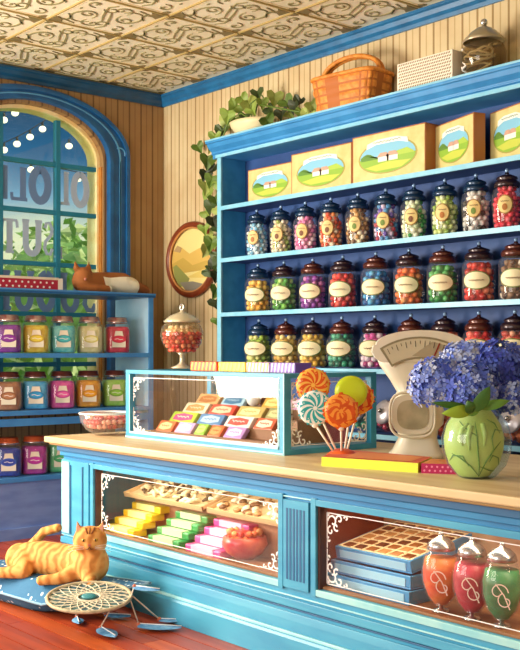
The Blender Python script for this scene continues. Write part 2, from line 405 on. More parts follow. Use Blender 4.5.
blist = [(4, 120, 'top left of the arched window pane'), (15, 113, 'highest on its string outside the window'), (4, 150, 'lowest on the left edge of the upper panes'), (17, 144, 'second on the rising string left of the mullion'), (30, 137, 'third on the rising string left of the mullion'), (42.5, 129, 'nearest the mullion in the upper left pane'), (31, 169.6, 'just below the upper muntin, left of the mullion'), (69, 146, 'alone in the upper right pane'), (78, 179, 'above the painted letter right of the mullion')]
cps = []
for px, py, d in blist:
    yy, D = at_x(px, -1.0); z_ = zz(py, D); cps.append((px, yy, z_))
    t = thing('string_light_bulb', 'glowing round string light outside, ' + d, 'light bulb', (-1.0, yy, z_), 0, 'string light bulbs outside the window')
    m = MB(); m.sphere((0, 0, 0), .036, BULB, 14, 10, (1, 1, .85)); m.build('bulb', t)
    m = MB(); m.lathe([(0, .066), (.012, .066), (.014, .028), (0, .028)], C('#3a3a3a', .5), 8); m.build('socket', t)
b = MB()
yl = -2.6; yr = .3
for zoff, sl, seq in ((0, 0, [cps[0], cps[1]]), (0, 0, [cps[2], cps[3], cps[4], cps[5]]), (0, 0, [cps[6], cps[8]]), ):
    p = [Vector((-1.0, q[1], q[2] + .07)) for q in seq]
    d0 = (p[0] - p[1]); d1 = (p[-1] - p[-2])
    p = [p[0] + d0.normalized() * 1.3] + p + [p[-1] + d1.normalized() * 1.3]
    b.tube(p, .005, C('#22303c', .6), 5)
tag(b.build('string_light_cable'), 'thin dark cable carrying the round bulbs outside the window', 'cable')

# ------------------------------------------------------------ helpers for small goods
def scribble(b, x0, x1, z, h, m, X, wd=.004, n=9, seed=0, d=.001):
    rnd = random.Random(seed); p = []
    for i in range(n * 3):
        u = i / (n * 3 - 1); p.append((x0 + (x1 - x0) * u, z + h * math.sin(i * 2.1 + rnd.random()) * (.4 + .6 * rnd.random())))
    b.ribbon(p, wd, 0, d, m, X)
_icos = None
def ico():
    global _icos
    if _icos is None:
        import bmesh
        bm = bmesh.new(); bmesh.ops.create_icosphere(bm, subdivisions=1, radius=1)
        _icos = ([tuple(v.co) for v in bm.verts], [tuple(v.index for v in f.verts) for f in bm.faces]); bm.free()
    return _icos
def candymesh(rfun, z0, z1, r, mats, seed=0, fill=True):
    rnd = random.Random(seed); b = MB(); V, Fs = ico(); z = z0 + r
    for m in mats: b.mi(m)
    k = 0
    while z < z1 - r * .5:
        rad = rfun(z) - r
        n = max(3, int(2 * PI * rad / (2 * r) + .3))
        for i in range(n):
            a = 2 * PI * (i + .5 * (k % 2)) / n + rnd.random() * .15; rr = r * (.85 + .3 * rnd.random())
            b.add([(v[0] * rr + rad * math.cos(a), v[1] * rr + rad * math.sin(a), v[2] * rr + z) for v in V], Fs, mats[rnd.randrange(len(mats))], True)
        z += r * 1.6; k += 1
    if fill:
        rad = rfun(z1) - r
        b.lathe([(0, z0 + .002), (rfun(z0) - r, z0 + .002), (rfun((z0 + z1) / 2) - r * 1.3, (z0 + z1) / 2), (max(.005, rad), z1 - r), (0, z1 - r * .6)], mats[0], 14)
    return b

def patch(b, r, a_c, a_w, zc, zh, m, off=.003, n=12, shape='oval'):      # curved label on a cylinder of radius r, facing angle a_c
    vs = [(0, 0, zc)]; fs = []
    vs = []
    def P(a, z): return ((r + off) * math.cos(a), (r + off) * math.sin(a), z)
    N = 24; rings = [0, .5, 1]
    vs.append(P(a_c, zc))
    for k in rings[1:]:
        for i in range(N):
            t = 2 * PI * i / N; vs.append(P(a_c + a_w * k * math.cos(t), zc + zh * k * math.sin(t)))
    for i in range(N): fs.append((0, 1 + i, 1 + (i + 1) % N)); fs.append((1 + i, 1 + N + i, 1 + N + (i + 1) % N, 1 + (i + 1) % N))
    b.add(vs, fs, m, True)
CREAM = C('#efe3ba', .5); GOLD = C('#e2c070', .5); OLIVE = C('#6f7c34', .5)

def jar_shapes(kind):
    if kind == 'a':     # slender apothecary jar
        R0, H = .098, .40
        body = [(0, 0), (.075, 0), (.085, .012), (R0 * .92, .06), (R0, .15), (R0, .215), (R0 * .93, .25), (.072, .275), (.070, .29)]
        lid = [(.078, .275), (.084, .28), (.084, .30), (.076, .312), (.060, .322), (.070, .33), (.066, .342), (.034, .356), (.016, .362), (.012, .374), (.0, .374)]
        knob = (.387, .014)
        rf = lambda z: (.088 if z < .05 else .095 if z < .23 else .07); ctop = .285
    elif kind == 'b':
        R0, H = .112, .40
        body = [(0, 0), (.095, 0), (.106, .012), (R0, .04), (R0, .235), (.104, .262), (.084, .285), (.082, .30)]
        lid = [(.088, .282), (.096, .288), (.096, .312), (.084, .326), (.064, .334), (.074, .342), (.068, .352), (.034, .364), (.015, .37), (.012, .38), (0, .38)]
        knob = (.392, .013)
        rf = lambda z: (.106 if z < .24 else .088); ctop = .285
    elif kind == 'c':
        R0, H = .125, .39
        body = [(0, 0), (.09, 0), (.10, .012), (.118, .07), (R0, .15), (.119, .205), (.098, .25), (.082, .268), (.08, .28)]
        lid = [(.085, .262), (.094, .27), (.096, .292), (.084, .31), (.064, .318), (.074, .326), (.066, .338), (.034, .352), (.015, .36), (.012, .372), (0, .372)]
        knob = (.384, .014)
        rf = lambda z: (.098 if z < .03 else .112 if z < .2 else .095); ctop = .262
    return R0, body, lid, knob, rf, ctop
def shopjar(kind, x, y, z, cols, lidm, label, group, seed):
    R0, body, lid, knob, rf, ctop = jar_shapes(kind)
    t = thing('candy_jar', label, 'candy jar', (x, y, z), 0, group)
    MB().lathe(body, JGLASS, 24).build('glass_jar', t)
    mats = [C(c, .3) for c in cols]
    if kind == 'a' or kind == 'b' or True:
        cr_ = .021 if kind == 'a' else .026
        tag(candymesh(lambda q: rf(q) - .004, .008, ctop, cr_, mats, seed).build('candy_filling', t), kind='stuff')
    b = MB(); b.lathe(lid, lidm, 24); b.build('lid', t)
    k = MB(); k.sphere((0, 0, knob[0]), knob[1], C('#8fb0d8', .2, metal=.3), 10, 8); k.build('knob', t)
    b = MB(); LR = .5; a = -PI / 2 + LR; RZ = Matrix.Rotation(LR, 4, 'Z')
    if kind == 'a':
        patch(b, R0, a, .50, .155, .062, C('#a87c40', .5), .004); patch(b, R0, a, .44, .155, .055, C('#e8cf8c', .5), .006)
        patch(b, R0, a, .16, .138, .022, C(random.Random(seed).choice(['#6f8c3c', '#7a4a2a', '#b07030']), .5), .008)
        X = RZ @ T(0, -R0 - .0085, .175) @ FRONT; scribble(b, -.028, .028, 0, .005, INK, X, .003, 5, seed)
    else:
        zc = .14 if kind == 'b' else .15
        patch(b, R0, a, .86, zc, .062, OLIVE, .004); patch(b, R0, a, .79, zc, .055, CREAM, .006)
        X = RZ @ T(0, -R0 - .0085, zc) @ FRONT; scribble(b, -.05, .05, 0, .007, INK, X, .0045, 6, seed)
    b.build('label_sticker', t)
    return t

# ------------------------------------------------------------ big wall shelf
SH = thing('jar_shelving', 'tall blue painted shelving unit full of sweet jars against the cream wall', 'shelf', (0, 0, 0))
SX0, SX1, SY = 1.255, 5.4, -.28
levels = [2.713, 2.269, 1.808, 1.352, .885]
b = MB(); b.box(SX0, SX1, -.02, -.004, .0, 3.16, NAVY); b.build('back_panel', SH)
b = MB(); b.box(SX0, SX0 + .03, SY, -.02, 0, 3.16, TEALIN); b.box(SX0 - .012, SX0 + .04, SY - .02, SY, 0, 3.16, BLUEHI); b.build('side_panel', SH, .003)
b = MB(); b.box(SX1 - .03, SX1, SY, -.02, 0, 3.16, TEALIN); b.box(SX1 - .04, SX1 + .012, SY - .02, SY, 0, 3.16, BLUEHI); b.build('side_panel', SH, .003)
for z_ in levels:
    b = MB(); b.box(SX0 + .03, SX1 - .03, SY, -.02, z_ - .012, z_ + .016, NAVY); b.box(SX0 + .04, SX1 - .04, SY - .02, SY, z_ - .016, z_ + .018, BLUEHI)
    b.build('shelf_board', SH)
b = MB(); b.box(SX0 + .03, SX1 - .03, SY, -.02, 0, .1, NAVY); b.build('base_board', SH)
def rail(b, prof, x0, x1, m, z0, yb=0):
    X = Matrix(((0, 0, 1, 0), (-1, 0, 0, yb), (0, 1, 0, z0), (0, 0, 0, 1)))
    b.prism([(p[0], p[1]) for p in prof], x0, x1, m, X)
b = MB(); rail(b, [(0.004, 0), (.30, 0), (.30, .03), (.315, .04), (.315, .055), (.35, .085), (.365, .115), (.38, .12), (.38, .15), (.004, .15)], SX0 - .07, SX1 + .07, BLUE, 3.145)
rail(b, [(.30, 0), (.312, 0), (.312, .028), (.30, .028)], SX0 - .02, SX1 + .02, BLUEHI, 3.145); rail(b, [(.381, .135), (.386, .135), (.386, .15), (.381, .15)], SX0 - .07, SX1 + .07, BLUEHI, 3.145)
b.build('cornice', SH, .003)

rowa = [(257, ['#e8f2f4', '#6fb6dc', '#b8dcea'], 'pale blue and white sweets'), (281, ['#e8dcb0', '#9cb45c', '#f2e8d0'], 'beige and soft green sweets'), (305.5, ['#f0a8cc', '#fae0ec', '#d878b0'], 'pale pink sweets'),
        (331, ['#f4e2c8', '#d84a20', '#f09050'], 'cream and orange-red sweets'), (358, ['#f2e6c4', '#c89858', '#7a5230'], 'cream and brown sweets'), (386, ['#d8c8e8', '#6a4ab0', '#c03a50', '#4a90c8'], 'purple, red and blue sweets'),
        (414, ['#eef0dc', '#3f9a4a', '#c8d8b0'], 'white and bright green sweets'), (445, ['#cfe08c', '#e6eec0', '#8fb04c'], 'lime and pale yellow sweets'), (476, ['#d8d8d4', '#4a4440', '#f0eeea'], 'black and white sweets'), (507, ['#e83a50', '#c8203c', '#f06878'], 'bright red sweets')]
ws = ['leftmost of its row', 'second', 'third', 'fourth', 'fifth', 'sixth', 'seventh', 'eighth', 'ninth', 'rightmost']
for i, (px, cols, d) in enumerate(rowa):
    x = at_y(px, -.15)[0]
    shopjar('a', x, -.15, 2.286, cols, LIDN if i != 9 else LIDB, 'slender round-labelled glass jar of %s on the upper jar shelf' % d, 'slender jars on the upper jar shelf', 10 + i)
rowb = [(258, ['#e8a838', '#f4c860'], 'orange-yellow sweets'), (284, ['#7cc050', '#4a9a3c', '#b4dc80'], 'green sweets'), (313, ['#8a3aa0', '#b868c0', '#e08cc8'], 'purple sweets'), (343, ['#d83030', '#b81c24', '#f06050'], 'red sweets'), (376, ['#2a84c4', '#58b0e0', '#1a5a9c'], 'blue sweets'),
        (409, ['#e87838', '#f4a060', '#d05820'], 'orange sweets'), (443, ['#2a8c3c', '#1c6a2c', '#60b868'], 'dark green sweets'), (479, ['#d83a30', '#b02420', '#f08060'], 'scarlet sweets'), (516, ['#8c6a50', '#e8dcc8', '#5a3a2a'], 'brown and cream sweets')]
for i, (px, cols, d) in enumerate(rowb):
    x = at_y(px, -.15)[0]
    shopjar('b', x, -.15, 1.825, cols, LIDN if i == 0 else (LIDB if i % 2 else LIDM), 'straight oval-labelled jar of %s on the middle jar shelf' % d, 'straight jars on the middle jar shelf', 30 + i)
rowc = [(259, ['#a8c848', '#7ca038', '#e0e088'], 'yellow-green sweets'), (286, ['#e0c060', '#c89c40', '#f0dc90'], 'golden sweets'), (313, ['#ecc858', '#f4dc88', '#d8a838'], 'bright yellow sweets'), (342, ['#2f9470', '#58b494', '#1f6c54'], 'sea-green sweets'), (375, ['#d850a8', '#f0d8e8', '#a8307c'], 'magenta sweets'),
        (411, ['#c84830', '#e87850'], 'brick-red sweets'), (445, ['#d86038', '#b84020', '#f09060'], 'burnt orange sweets'), (479, ['#e03838', '#c02030', '#f47060'], 'cherry red sweets'), (515, ['#b83830', '#e8a080', '#802820'], 'dark red sweets')]
for i, (px, cols, d) in enumerate(rowc):
    x = at_y(px, -.155)[0]
    shopjar('c', x, -.155, 1.369, cols, LIDN if i == 0 else (LIDM if i % 2 else LIDB), 'round-bellied oval-labelled jar of %s on the lower jar shelf' % d, 'round-bellied jars on the lower jar shelf', 50 + i)
# tilted round jars on the lowest visible shelf
rowd = [(322, '#d8a030', 'yellow sweets, hidden behind the glass showcase'), (366, '#1f8c68', 'green sweets behind the lollipops'), (394, '#b01c48', 'crimson sweets between lollipops and scale'), (443, '#d85028', 'orange-red sweets between scale and vase'), (490, '#1c8aa4', 'teal sweets right of the vase'), (521, '#d8703c', 'white and orange sweets at the right edge')]
for i, (px, col, d) in enumerate(rowd):
    x = at_y(px, -.15)[0]
    t = thing('tilted_candy_jar', 'tilted round glass jar of ' + d, 'candy jar', (x, -.178, .908), 0, 'tilted round jars on the lowest shelf')
    X = T(0, 0, .128) @ Matrix.Rotation(R(72), 4, 'X')
    b = MB(); b.lathe([(0, -.10), (.09, -.10), (.125, -.06), (.132, 0), (.12, .05), (.085, .085)], JGLASS, 24, X); b.build('glass_jar', t)
    cm = candymesh(lambda z: .122, -.09, .045, .027, [C(col, .3), C(col, .5)], i); cm.v = [tuple(X @ Vector(v)) for v in cm.v]
    cm.v = [(a_, b_, min(c_, .16)) for a_, b_, c_ in cm.v]
    tag(cm.build('candy_filling', t), kind='stuff')
    b = MB(); b.lathe([(.088, .078), (.09, .088), (.08, .098), (.03, .106), (.014, .108), (.012, .118), (0, .118)], mat('grey_lid', '#b8b4bc', .3, metal=.4), 24, X); b.build('lid', t)
    b = MB(); b.sphere((0, 0, .126), .017, SILVER, 12, 8, xf=X); b.build('knob', t)

# picture boxes
def picbox(xl, y, wd, h, dp, rz, label, seed):
    t = thing('picture_box', label, 'box', (xl, y, 2.7315), rz, 'cottage picture boxes on the top shelf')
    ED = C('#b06a34', .5); FACE = C('#dccf90', .5, var='#d2c07c', vscale=9)
    b = MB(); b.box(0, wd, 0, dp, 0, h, ED); b.build('carton', t, .004)
    b = MB(); b.box(.014, wd - .006, -.003, .0, .006, h - .010, FACE); b.build('front_panel', t)
    b = MB(); X = T(wd / 2, -.003, h * .47) @ FRONT; a, c = wd * .38, h * .33
    b.prism(ell(0, 0, a * 1.06, c * 1.08), 0, .001, C('#a8a050', .5), X)
    b.prism(ell(0, 0, a, c), 0, .002, C('#82c4e4', .5), X)
    b.prism(ell(0, 0, a, c, 20, PI * 1.0, 2 * PI) , 0, .003, C('#8cb83c', .5), X)
    b.prism([(-a * .95, -c * .1)] + [(-a * .97 + i * a * .12, c * (.1 + .22 * math.sin(i * .75))) for i in range(7)] + [(0, -c * .1)], 0, .0034, C('#5c8c34', .5), X)
    b.prism([(a * .1, -c * .05), (a * .3, c * .2), (a * .7, c * .32), (a * .93, c * .05), (a * .95, -c * .05)], 0, .0036, C('#a8c84a', .5), X)
    b.prism([(-a * .8, -c * .55), (0, -c * .35), (a * .85, -c * .45), (a * .5, -c * .82), (-a * .4, -c * .85)], 0, .0038, C('#c0cc50', .5), X)
    for sx_, sc_ in ((-.12, 1), (.2, .8)):
        b.prism([((sx_ - .2) * a, -c * .3), ((sx_ + .18) * a, -c * .3), ((sx_ + .18) * a, c * .02 * sc_), ((sx_ - .2) * a, c * .02)], 0, .0045, C('#f2f0ea', .5), X)
        b.prism([((sx_ - .25) * a, 0), ((sx_ + .22) * a, 0), ((sx_ + .1) * a, c * .26), ((sx_ - .12) * a, c * .26)], 0, .005, C('#c8a08c', .5), X)
    b.prism([(-a * .75, c * .62), (-a * .4, c * .82), (a * .4, c * .82), (a * .75, c * .62), (a * .72, c * .95), (a * .35, c * 1.13), (-a * .35, c * 1.13), (-a * .72, c * .95)], 0, .0045, C('#e8f0ea', .5), X)
    scribble(b, -a * .5, a * .5, c * .96, c * .06, C('#6a8070', .6), X, .004, 8, seed, .006)
    b.build('oval_picture', t)
picbox(1.50, -.17, .58, .29, .12, 0, 'cream box with oval cottage picture, leftmost on the top shelf', 1)
picbox(2.10, -.215, .68, .33, .14, 0, 'cream box with oval cottage picture, between the leftmost and the largest box', 2)
picbox(2.82, -.25, .71, .345, .16, 0, 'largest cream box with oval cottage picture, facing squarely out', 3)
picbox(3.52, -.14, .48, .33, .09, R(-18), 'cream box with oval cottage picture, turned aside just right of the largest', 4)
picbox(3.99, -.14, .46, .34, .09, R(-18), 'cream box with oval cottage picture, turned aside at the right edge', 5)

# ------------------------------------------------------------ things on top of the shelf
TZ = 3.295
# ivy
t = thing('ivy_plant', 'trailing green ivy in a cream bowl at the left end of the shelf top', 'plant', (1.6, -.2, TZ))
b = MB(); b.lathe([(0, .0), (.10, 0), (.17, .03), (.22, .08), (.235, .115), (.225, .115), (.20, .09), (0, .085)], C('#efe0b4', .4), 24, sq=(1, .7)); b.build('bowl', t)
b = MB(); fol = MB()
IV = [mat('ivy_%d' % i, c, .5) for i, c in enumerate(('#5d7a2c', '#3f5424', '#86a045', '#2f3a1c', '#a8b860'))]
lf = [(197, 145), (215, 134), (226, 121), (237, 105), (248, 101), (257, 91), (275, 94), (268, 108), (281, 111), (245, 114), (294, 103), (208, 157), (206, 172), (212, 177), (209, 191), (215, 197), (205, 212), (217, 208), (204, 226), (209, 234), (217, 227), (208, 247), (216, 253), (214, 263), (206, 270), (217, 273), (217, 289), (216, 300), (216, 318), (228, 112), (235, 118), (262, 100), (288, 112), (302, 110), (311, 103), (222, 128), (212, 145), (218, 148), (214, 165), (211, 203), (213, 218), (212, 240), (300, 99), (285, 100), (241, 97), (266, 118), (251, 108), (206, 183), (219, 183), (218, 240), (219, 262), (309, 113)]
for i, (px, py) in enumerate(lf):
    if px < 221: yy = -.20 + .12 * random.random()
    else: yy = -.28 + .22 * random.random()
    x, D = at_y(px, yy); z_ = zz(py, D)
    if px >= 221: z_ = max(z_, TZ + .05)
    else: x = min(x, SX0 - .10)
    s = .066 + .03 * random.random()
    pts = [(0, -.1), (.45, -.35), (.85, -.2), (.8, .3), (.35, .8), (0, 1.35), (-.35, .8), (-.8, .3), (-.85, -.2), (-.45, -.35)]
    rot = Euler((R(90) + random.uniform(-.5, .5), 0, 0)).to_matrix().to_4x4()
    X = T(x - 1.6, yy + .2, z_ - TZ) @ Matrix.Rotation(R(40) + random.uniform(-.7, .7), 4, 'Z') @ rot @ Matrix.Rotation(PI + random.uniform(-.7, .7), 4, 'Z')
    vs = [(0, .2, -.12 * s * 5)] + [(p[0] * s, p[1] * s, .012 * (1 if abs(p[0]) > .1 else -1)) for p in pts]; vs[0] = (0, .25 * s, -.012)
    fol.add(vs, [(0, k + 1, (k + 1) % 10 + 1) for k in range(10)], IV[(i * 7 + i // 3) % 5], False, X)
fol.build('foliage', t)
b.tube([(.05, 0, .09), (-.1, -.04, .2), (-.25, -.05, .17), (-.38, -.04, .0), (-.43, .0, -.25), (-.46, .04, -.5), (-.44, .05, -.8), (-.46, .06, -1.1), (-.45, .05, -1.4), (-.44, .05, -1.55)], .007, IV[0], 6)
b.tube([(0, 0, .09), (.1, -.03, .24), (.3, -.02, .18), (.5, -.02, .12), (.68, -.01, .07)], .007, IV[0], 6)
b.tube([(0, 0, .09), (-.05, .02, .28), (.08, .03, .33), (.16, .02, .25)], .006, IV[0], 6); b.build('vine', t)

# basket
BX, BD = at_y(352, -.2)
t = thing('wicker_basket', 'orange-brown wicker basket with arched handle on top of the shelving', 'basket', (BX, -.2, TZ), R(8))
WK = mat('wicker', '#e8983c', .55, var='#cc7824', vscale=25, bump=.4, bscale=80); WKD = mat('wicker_dark', '#9a4a1c', .55)
b = MB()
def brect(z, k, n=64):
    a, c = (.24 + k), (.135 + k * .6); out = []
    for i in range(n):
        q = 2 * PI * i / n; cx, sy_ = math.cos(q), math.sin(q)
        e = .35; out.append((a * math.copysign(abs(cx) ** e, cx), c * math.copysign(abs(sy_) ** e, sy_), z))
    return out
vs = []; NR = 17; n = 64
for j in range(NR):
    z_ = .24 * j / (NR - 1)
    for i, p in enumerate(brect(z_, .045 * j / (NR - 1))):
        o = .006 + .012 * math.sin(PI * ((i % 4) + .5) / 4) * math.sin(PI * ((j % 4) + .5) / 4) * (1.2 if ((i // 4) + j // 4) % 2 else .5); L = math.hypot(p[0], p[1]); vs.append((p[0] * (1 + o / L), p[1] * (1 + o / L), z_))
WKM = mat('wicker_mid', '#b4641e', .6)
par = lambda i, j: ((i % n) // 4 + j // 4) % 2
fa = [[], []]
for j in range(NR - 1):
    for i in range(n): fa[1 if (i % 4 == 3 or (j % 4 == 3)) else 0].append((j * n + i, j * n + (i + 1) % n, (j + 1) * n + (i + 1) % n, (j + 1) * n + i))
b.add(vs, fa[0], WK, True); b.add(vs, fa[1], WKM, True)
b.add(brect(.003, 0), [tuple(range(n))], WKD)
b.build('woven_body', t)
b = MB(); b.tube(brect(.245, .05), .016, WK, 8, closed=True); b.build('rim', t)
b = MB()
for s in (-.02, .02):
    b.tube([(-.2 * 0 + .27 * math.cos(q), s, .23 + .17 * math.sin(q) ** .8 if math.sin(q) > 0 else .23) for q in [PI * i / 16 for i in range(17)]], .017, WK, 8)
b.build('handle', t)
# white wicker box
x0, _ = at_y(395, -.36); x1, _ = at_y(441, -.36)
t = thing('woven_box', 'white woven rectangular box beside the basket on the shelf top', 'box', (x0, -.34, TZ))
WB = C('#efe8d8', .6); WBD = C('#8a7458', .7)
b = MB(); wd = x1 - x0 + .08; b.box(0, wd, 0, .26, 0, .2, WB); b.build('box_body', t, .006)
b = MB()
for r_ in range(9):
    for c_ in range(22):
        u = .014 + c_ * (wd - .028) / 22 + (.008 if r_ % 2 else 0); v = .012 + r_ * .0205
        b.prism([(u, v), (u + .012, v + .003), (u + .018, v + .014), (u + .005, v + .012)], 0, .002, WBD, FRONT)
b.build('weave_pattern', t)
# lidded jar on top
x, D = at_y(484, -.2)
t = thing('lidded_glass_urn', 'clear smoky glass jar with domed lid on the shelf top at the far right', 'jar', (x, -.2, TZ))
SG = glassmat('smoky_glass', '#d8c8a4', refl=1, body=.16, bodycol='#8a7a60')
b = MB(); b.lathe([(0, 0), (.08, 0), (.11, .03), (.142, .11), (.145, .17), (.125, .215), (.095, .235)], SG, 28); b.build('glass_bowl', t)
b = MB(); b.lathe([(.135, .232), (.142, .24), (.12, .265), (.085, .30), (.05, .325), (.02, .333), (.015, .35), (0, .35)], mat('lid_pewter', '#b4a88c', .3, metal=.5), 28); b.build('lid', t)
b = MB(); b.sphere((0, 0, .365), .024, SILVER, 12, 8); b.build('knob', t)
b = MB()
for k in range(7): b.tube([(.10 * math.cos(q + k) , -.06 + .05 * math.sin(q * 1.3 + k), .06 + .02 * k + .02 * math.sin(q * 2)) for q in [i * .5 for i in range(8)]], .008, C('#e8e4dc', .5), 6)
tag(b.build('white_ribbon_sweets', t), kind='stuff')

# round mirror-like picture
x, D = at_y(196, 0)
t = thing('round_picture', 'round brown-framed landscape painting on the cream wall beside the shelving', 'picture', (.5, 0, 2.345))
b = MB(); X = FRONT
b.tube([(.36 * math.cos(q), -.028, .325 * math.sin(q)) for q in [2 * PI * i / 48 for i in range(48)]], .03, mat('frame_brown', '#8a3f20', .35, var='#6c2c14', vscale=6), 10, closed=True)
b.tube([(.335 * math.cos(q), -.035, .30 * math.sin(q)) for q in [2 * PI * i / 48 for i in range(48)]], .012, C('#c88a50', .35), 8, closed=True); b.build('frame', t)
b = MB(); b.prism(ell(0, 0, .34, .305, 40), .003, .012, C('#eedd92', .5), X)
for lay, (po, c) in enumerate((([(-.32, .1), (-.2, .14), (-.05, .06), (.1, .1), (.31, .08), (.33, -.05), (-.33, -.05)], '#dcb860'), ([(-.33, -.02), (-.15, .03), (.0, -.05), (.2, -.02), (.33, -.03), (.32, -.1), (-.32, -.12)], '#c8a850'),
              ([(-.32, -.06), (-.1, -.16), (.15, -.1), (.31, -.08), (.26, -.18), (-.28, -.15)], '#e4cc70'), ([(-.31, -.05), (-.26, -.03), (-.05, -.17), (-.1, -.24), (-.2, -.24), (-.28, -.16)], '#8f9450'), ([(-.2, -.2), (.0, -.2), (.16, -.23), (.1, -.285), (-.1, -.285)], '#8a8478'), ([(-.3, .1), (-.24, .15), (-.17, .12), (-.2, .08)], '#b8986c'))):
    b.prism(po, .012, .013 + .0007 * lay, C(c, .5), X)
b.build('painting', t)

# ------------------------------------------------------------ left shelving
LS = thing('window_shelving', 'low blue shelving unit of jars standing below the arched window', 'shelf', (0, 0, 0))
LX, LY1, LY0 = .7, -.60, -3.1
b = MB(); b.box(.15, LX, LY1 - .03, LY1, 0, 2.0, mat('light_blue_end', '#b4dcf4', .45, var='#9cd0f0', vscale=4)); b.box(LX, LX + .015, LY1 - .04, LY1 + .005, 0, 2.0, SHELFB); b.build('side_panel', LS)
b = MB(); b.box(.15, LX, LY0, LY0 + .03, 0, 2.0, SHELFB); b.build('side_panel', LS)
b = MB(); b.box(.15, LX + .03, LY0 - .02, LY1 + .02, 1.965, 2.0, DBLUE); b.box(LX + .03, LX + .035, LY0, LY1 + .02, 1.985, 2.0, C('#4a90d0', .4)); b.build('top_board', LS, .003)
for z_ in (1.48, 1.02, .49):
    b = MB(); b.box(.15, LX + .01, LY0 + .03, LY1 - .03, z_ - .03, z_, SHELFB); b.box(LX + .01, LX + .018, LY0, LY1, z_ - .035, z_ + .002, SHELFB)
    if z_ == 1.02: b.box(LX - .02, LX + .012, LY0, LY1, z_ - .12, z_ - .06, SHELFB)
    b.build('shelf_board', LS, .002)
b = MB(); b.box(.16, LX, LY0 + .03, LY1 - .03, .0, .46, SHELFP); b.box(LX, LX + .02, LY0, LY1, 0, .09, SHELFP); b.build('base_panel', LS)

def leftjar(y, z, col, c2, lid, label, lc, seed, x=.53):
    t = thing('sweet_jar', label, 'candy jar', (x, y, z), R(-24), 'square-shouldered jars on the window shelving')
    def sq(prof, m, b, n=32, e=.55):
        vs = []; 
        for r, zz_ in prof:
            for i in range(n):
                a = 2 * PI * i / n; c, s = math.cos(a), math.sin(a)
                vs.append((r * math.copysign(abs(c) ** e, c), r * math.copysign(abs(s) ** e, s), zz_))
        b.add(vs, [(j * n + i, j * n + (i + 1) % n, (j + 1) * n + (i + 1) % n, (j + 1) * n + i) for j in range(len(prof) - 1) for i in range(n)], m, True)
    b = MB(); sq([(0.001, 0), (.095, 0), (.108, .015), (.110, .04), (.110, .215), (.100, .245), (.080, .258), (.078, .268)], JGLASS, b); b.build('glass_jar', t)
    m1 = C(col, .35, var=c2, vscale=26)
    b = MB(); sq([(.001, .006), (.096, .006), (.103, .02), (.103, .20), (.094, .228), (.001, .232)], m1, b); tag(b.build('candy_filling', t), kind='stuff')
    b = MB(); b.lathe([(.082, .256), (.09, .262), (.09, .282), (.084, .286), (.084, .302), (.076, .31), (0, .312)], lid, 24); b.lathe([(.091, .258), (.096, .262), (.091, .268)], SILVER, 24); b.build('lid', t)
    b = MB(); X = T(.112, 0, .12) @ SIDEX
    b.prism([(-.058, -.07), (.058, -.07), (.058, .0), (.038, .03), (.03, .07), (-.03, .07), (-.038, .03), (-.058, .0)], 0, .003, C('#eadfc8', .5), X)
    b.prism(ell(0, 0, .062, .032), 0, .005, C(lc, .5), X); b.prism(ell(0, 0, .05, .022), 0, .006, C(col, .5), X)
    b.ribbon([(-.035, 0), (-.01, .005), (.01, -.004), (.035, 0)], .005, 0, .007, C('#f0e8e0', .5), X)
    b.build('label_sticker', t)
LG = mat('lid_pale', '#c8b8a8', .3, metal=.4, var='#a8584c', vscale=14); LK = mat('lid_maroon', '#4a2422', .3, metal=.3, var='#7a3a30', vscale=14); LO = mat('lid_orange', '#c4582c', .3, metal=.2)
ys1 = [at_x(p, .53)[0] for p in (8, 35.5, 62.5, 89.5, 117)]
for y_, c, c2, lc, d in zip(ys1, ('#8a2c9c', '#e6cc40', '#48b8bc', '#e8e0a8', '#e03850'), ('#742488', '#d8b430', '#7cd0cc', '#dccf90', '#c42840'), ('#7a2888', '#c8a838', '#3a9ca4', '#d0c460', '#c83048'), ('purple', 'yellow', 'turquoise', 'cream', 'red')):
    leftjar(y_, 1.4815, c, c2, LG, 'square jar of %s sweets with pale lid on the first shelf below the window' % d, lc, 1)
ys2 = [at_x(p, .53)[0] for p in (8, 35, 61.5, 88, 114.5)]
for y_, c, c2, lc, d in zip(ys2, ('#b07850', '#2f9cd4', '#e85ca8', '#f0ac28', '#94cc44'), ('#98603c', '#58b8e4', '#d4409c', '#e09418', '#b0dc68'), ('#8c5838', '#2a80b8', '#c04090', '#d89020', '#78a838'), ('brown', 'sky blue', 'pink', 'amber', 'lime green')):
    leftjar(y_, 1.0215, c, c2, LK, 'square jar of %s sweets with maroon lid on the second shelf below the window' % d, lc, 2)
ys3 = [at_x(p, .53)[0] for p in (8, 34, 60, 86, 112)]
for y_, c, c2, lc, d in zip(ys3[:3], ('#2840a8', '#c02c9c', '#4cb470'), ('#1c3090', '#a42088', '#78cc90'), ('#3858b8', '#b03898', '#3c9c60'), ('deep blue', 'magenta', 'green')):
    leftjar(y_, .4915, c, c2, LO, 'square jar of %s sweets with orange lid on the lowest shelf below the window' % d, lc, 3)

# polka dot box on the left shelf
t = thing('polka_dot_box', 'flat red box with white polka dots lying on the window shelving', 'box', (.45, -2.05, 2.0))
y1 = at_x(58, .62)[0] + 2.05; RED = C('#b4203c', .5)
b = MB(); b.box(-.18, .17, -.35, y1, 0, .085, RED); b.box(-.185, .175, -.355, y1 + .003, .085, .105, C('#e8d8c0', .5)); b.box(-.18, .17, y1, y1 + .045, 0, .1, C('#efe6da', .5)); b.build('box_body', t)
b = MB()
for i in range(int((y1 + .33) / .055)):
    for j in range(2): b.prism(ell(-.33 + i * .055 + (.027 if j else 0), .024 + j * .036, .009, .009, 10), 0, .002, WHITE, T(.17, 0, 0) @ SIDEX)
b.v = [v for v in b.v]; b.build('polka_dots', t)

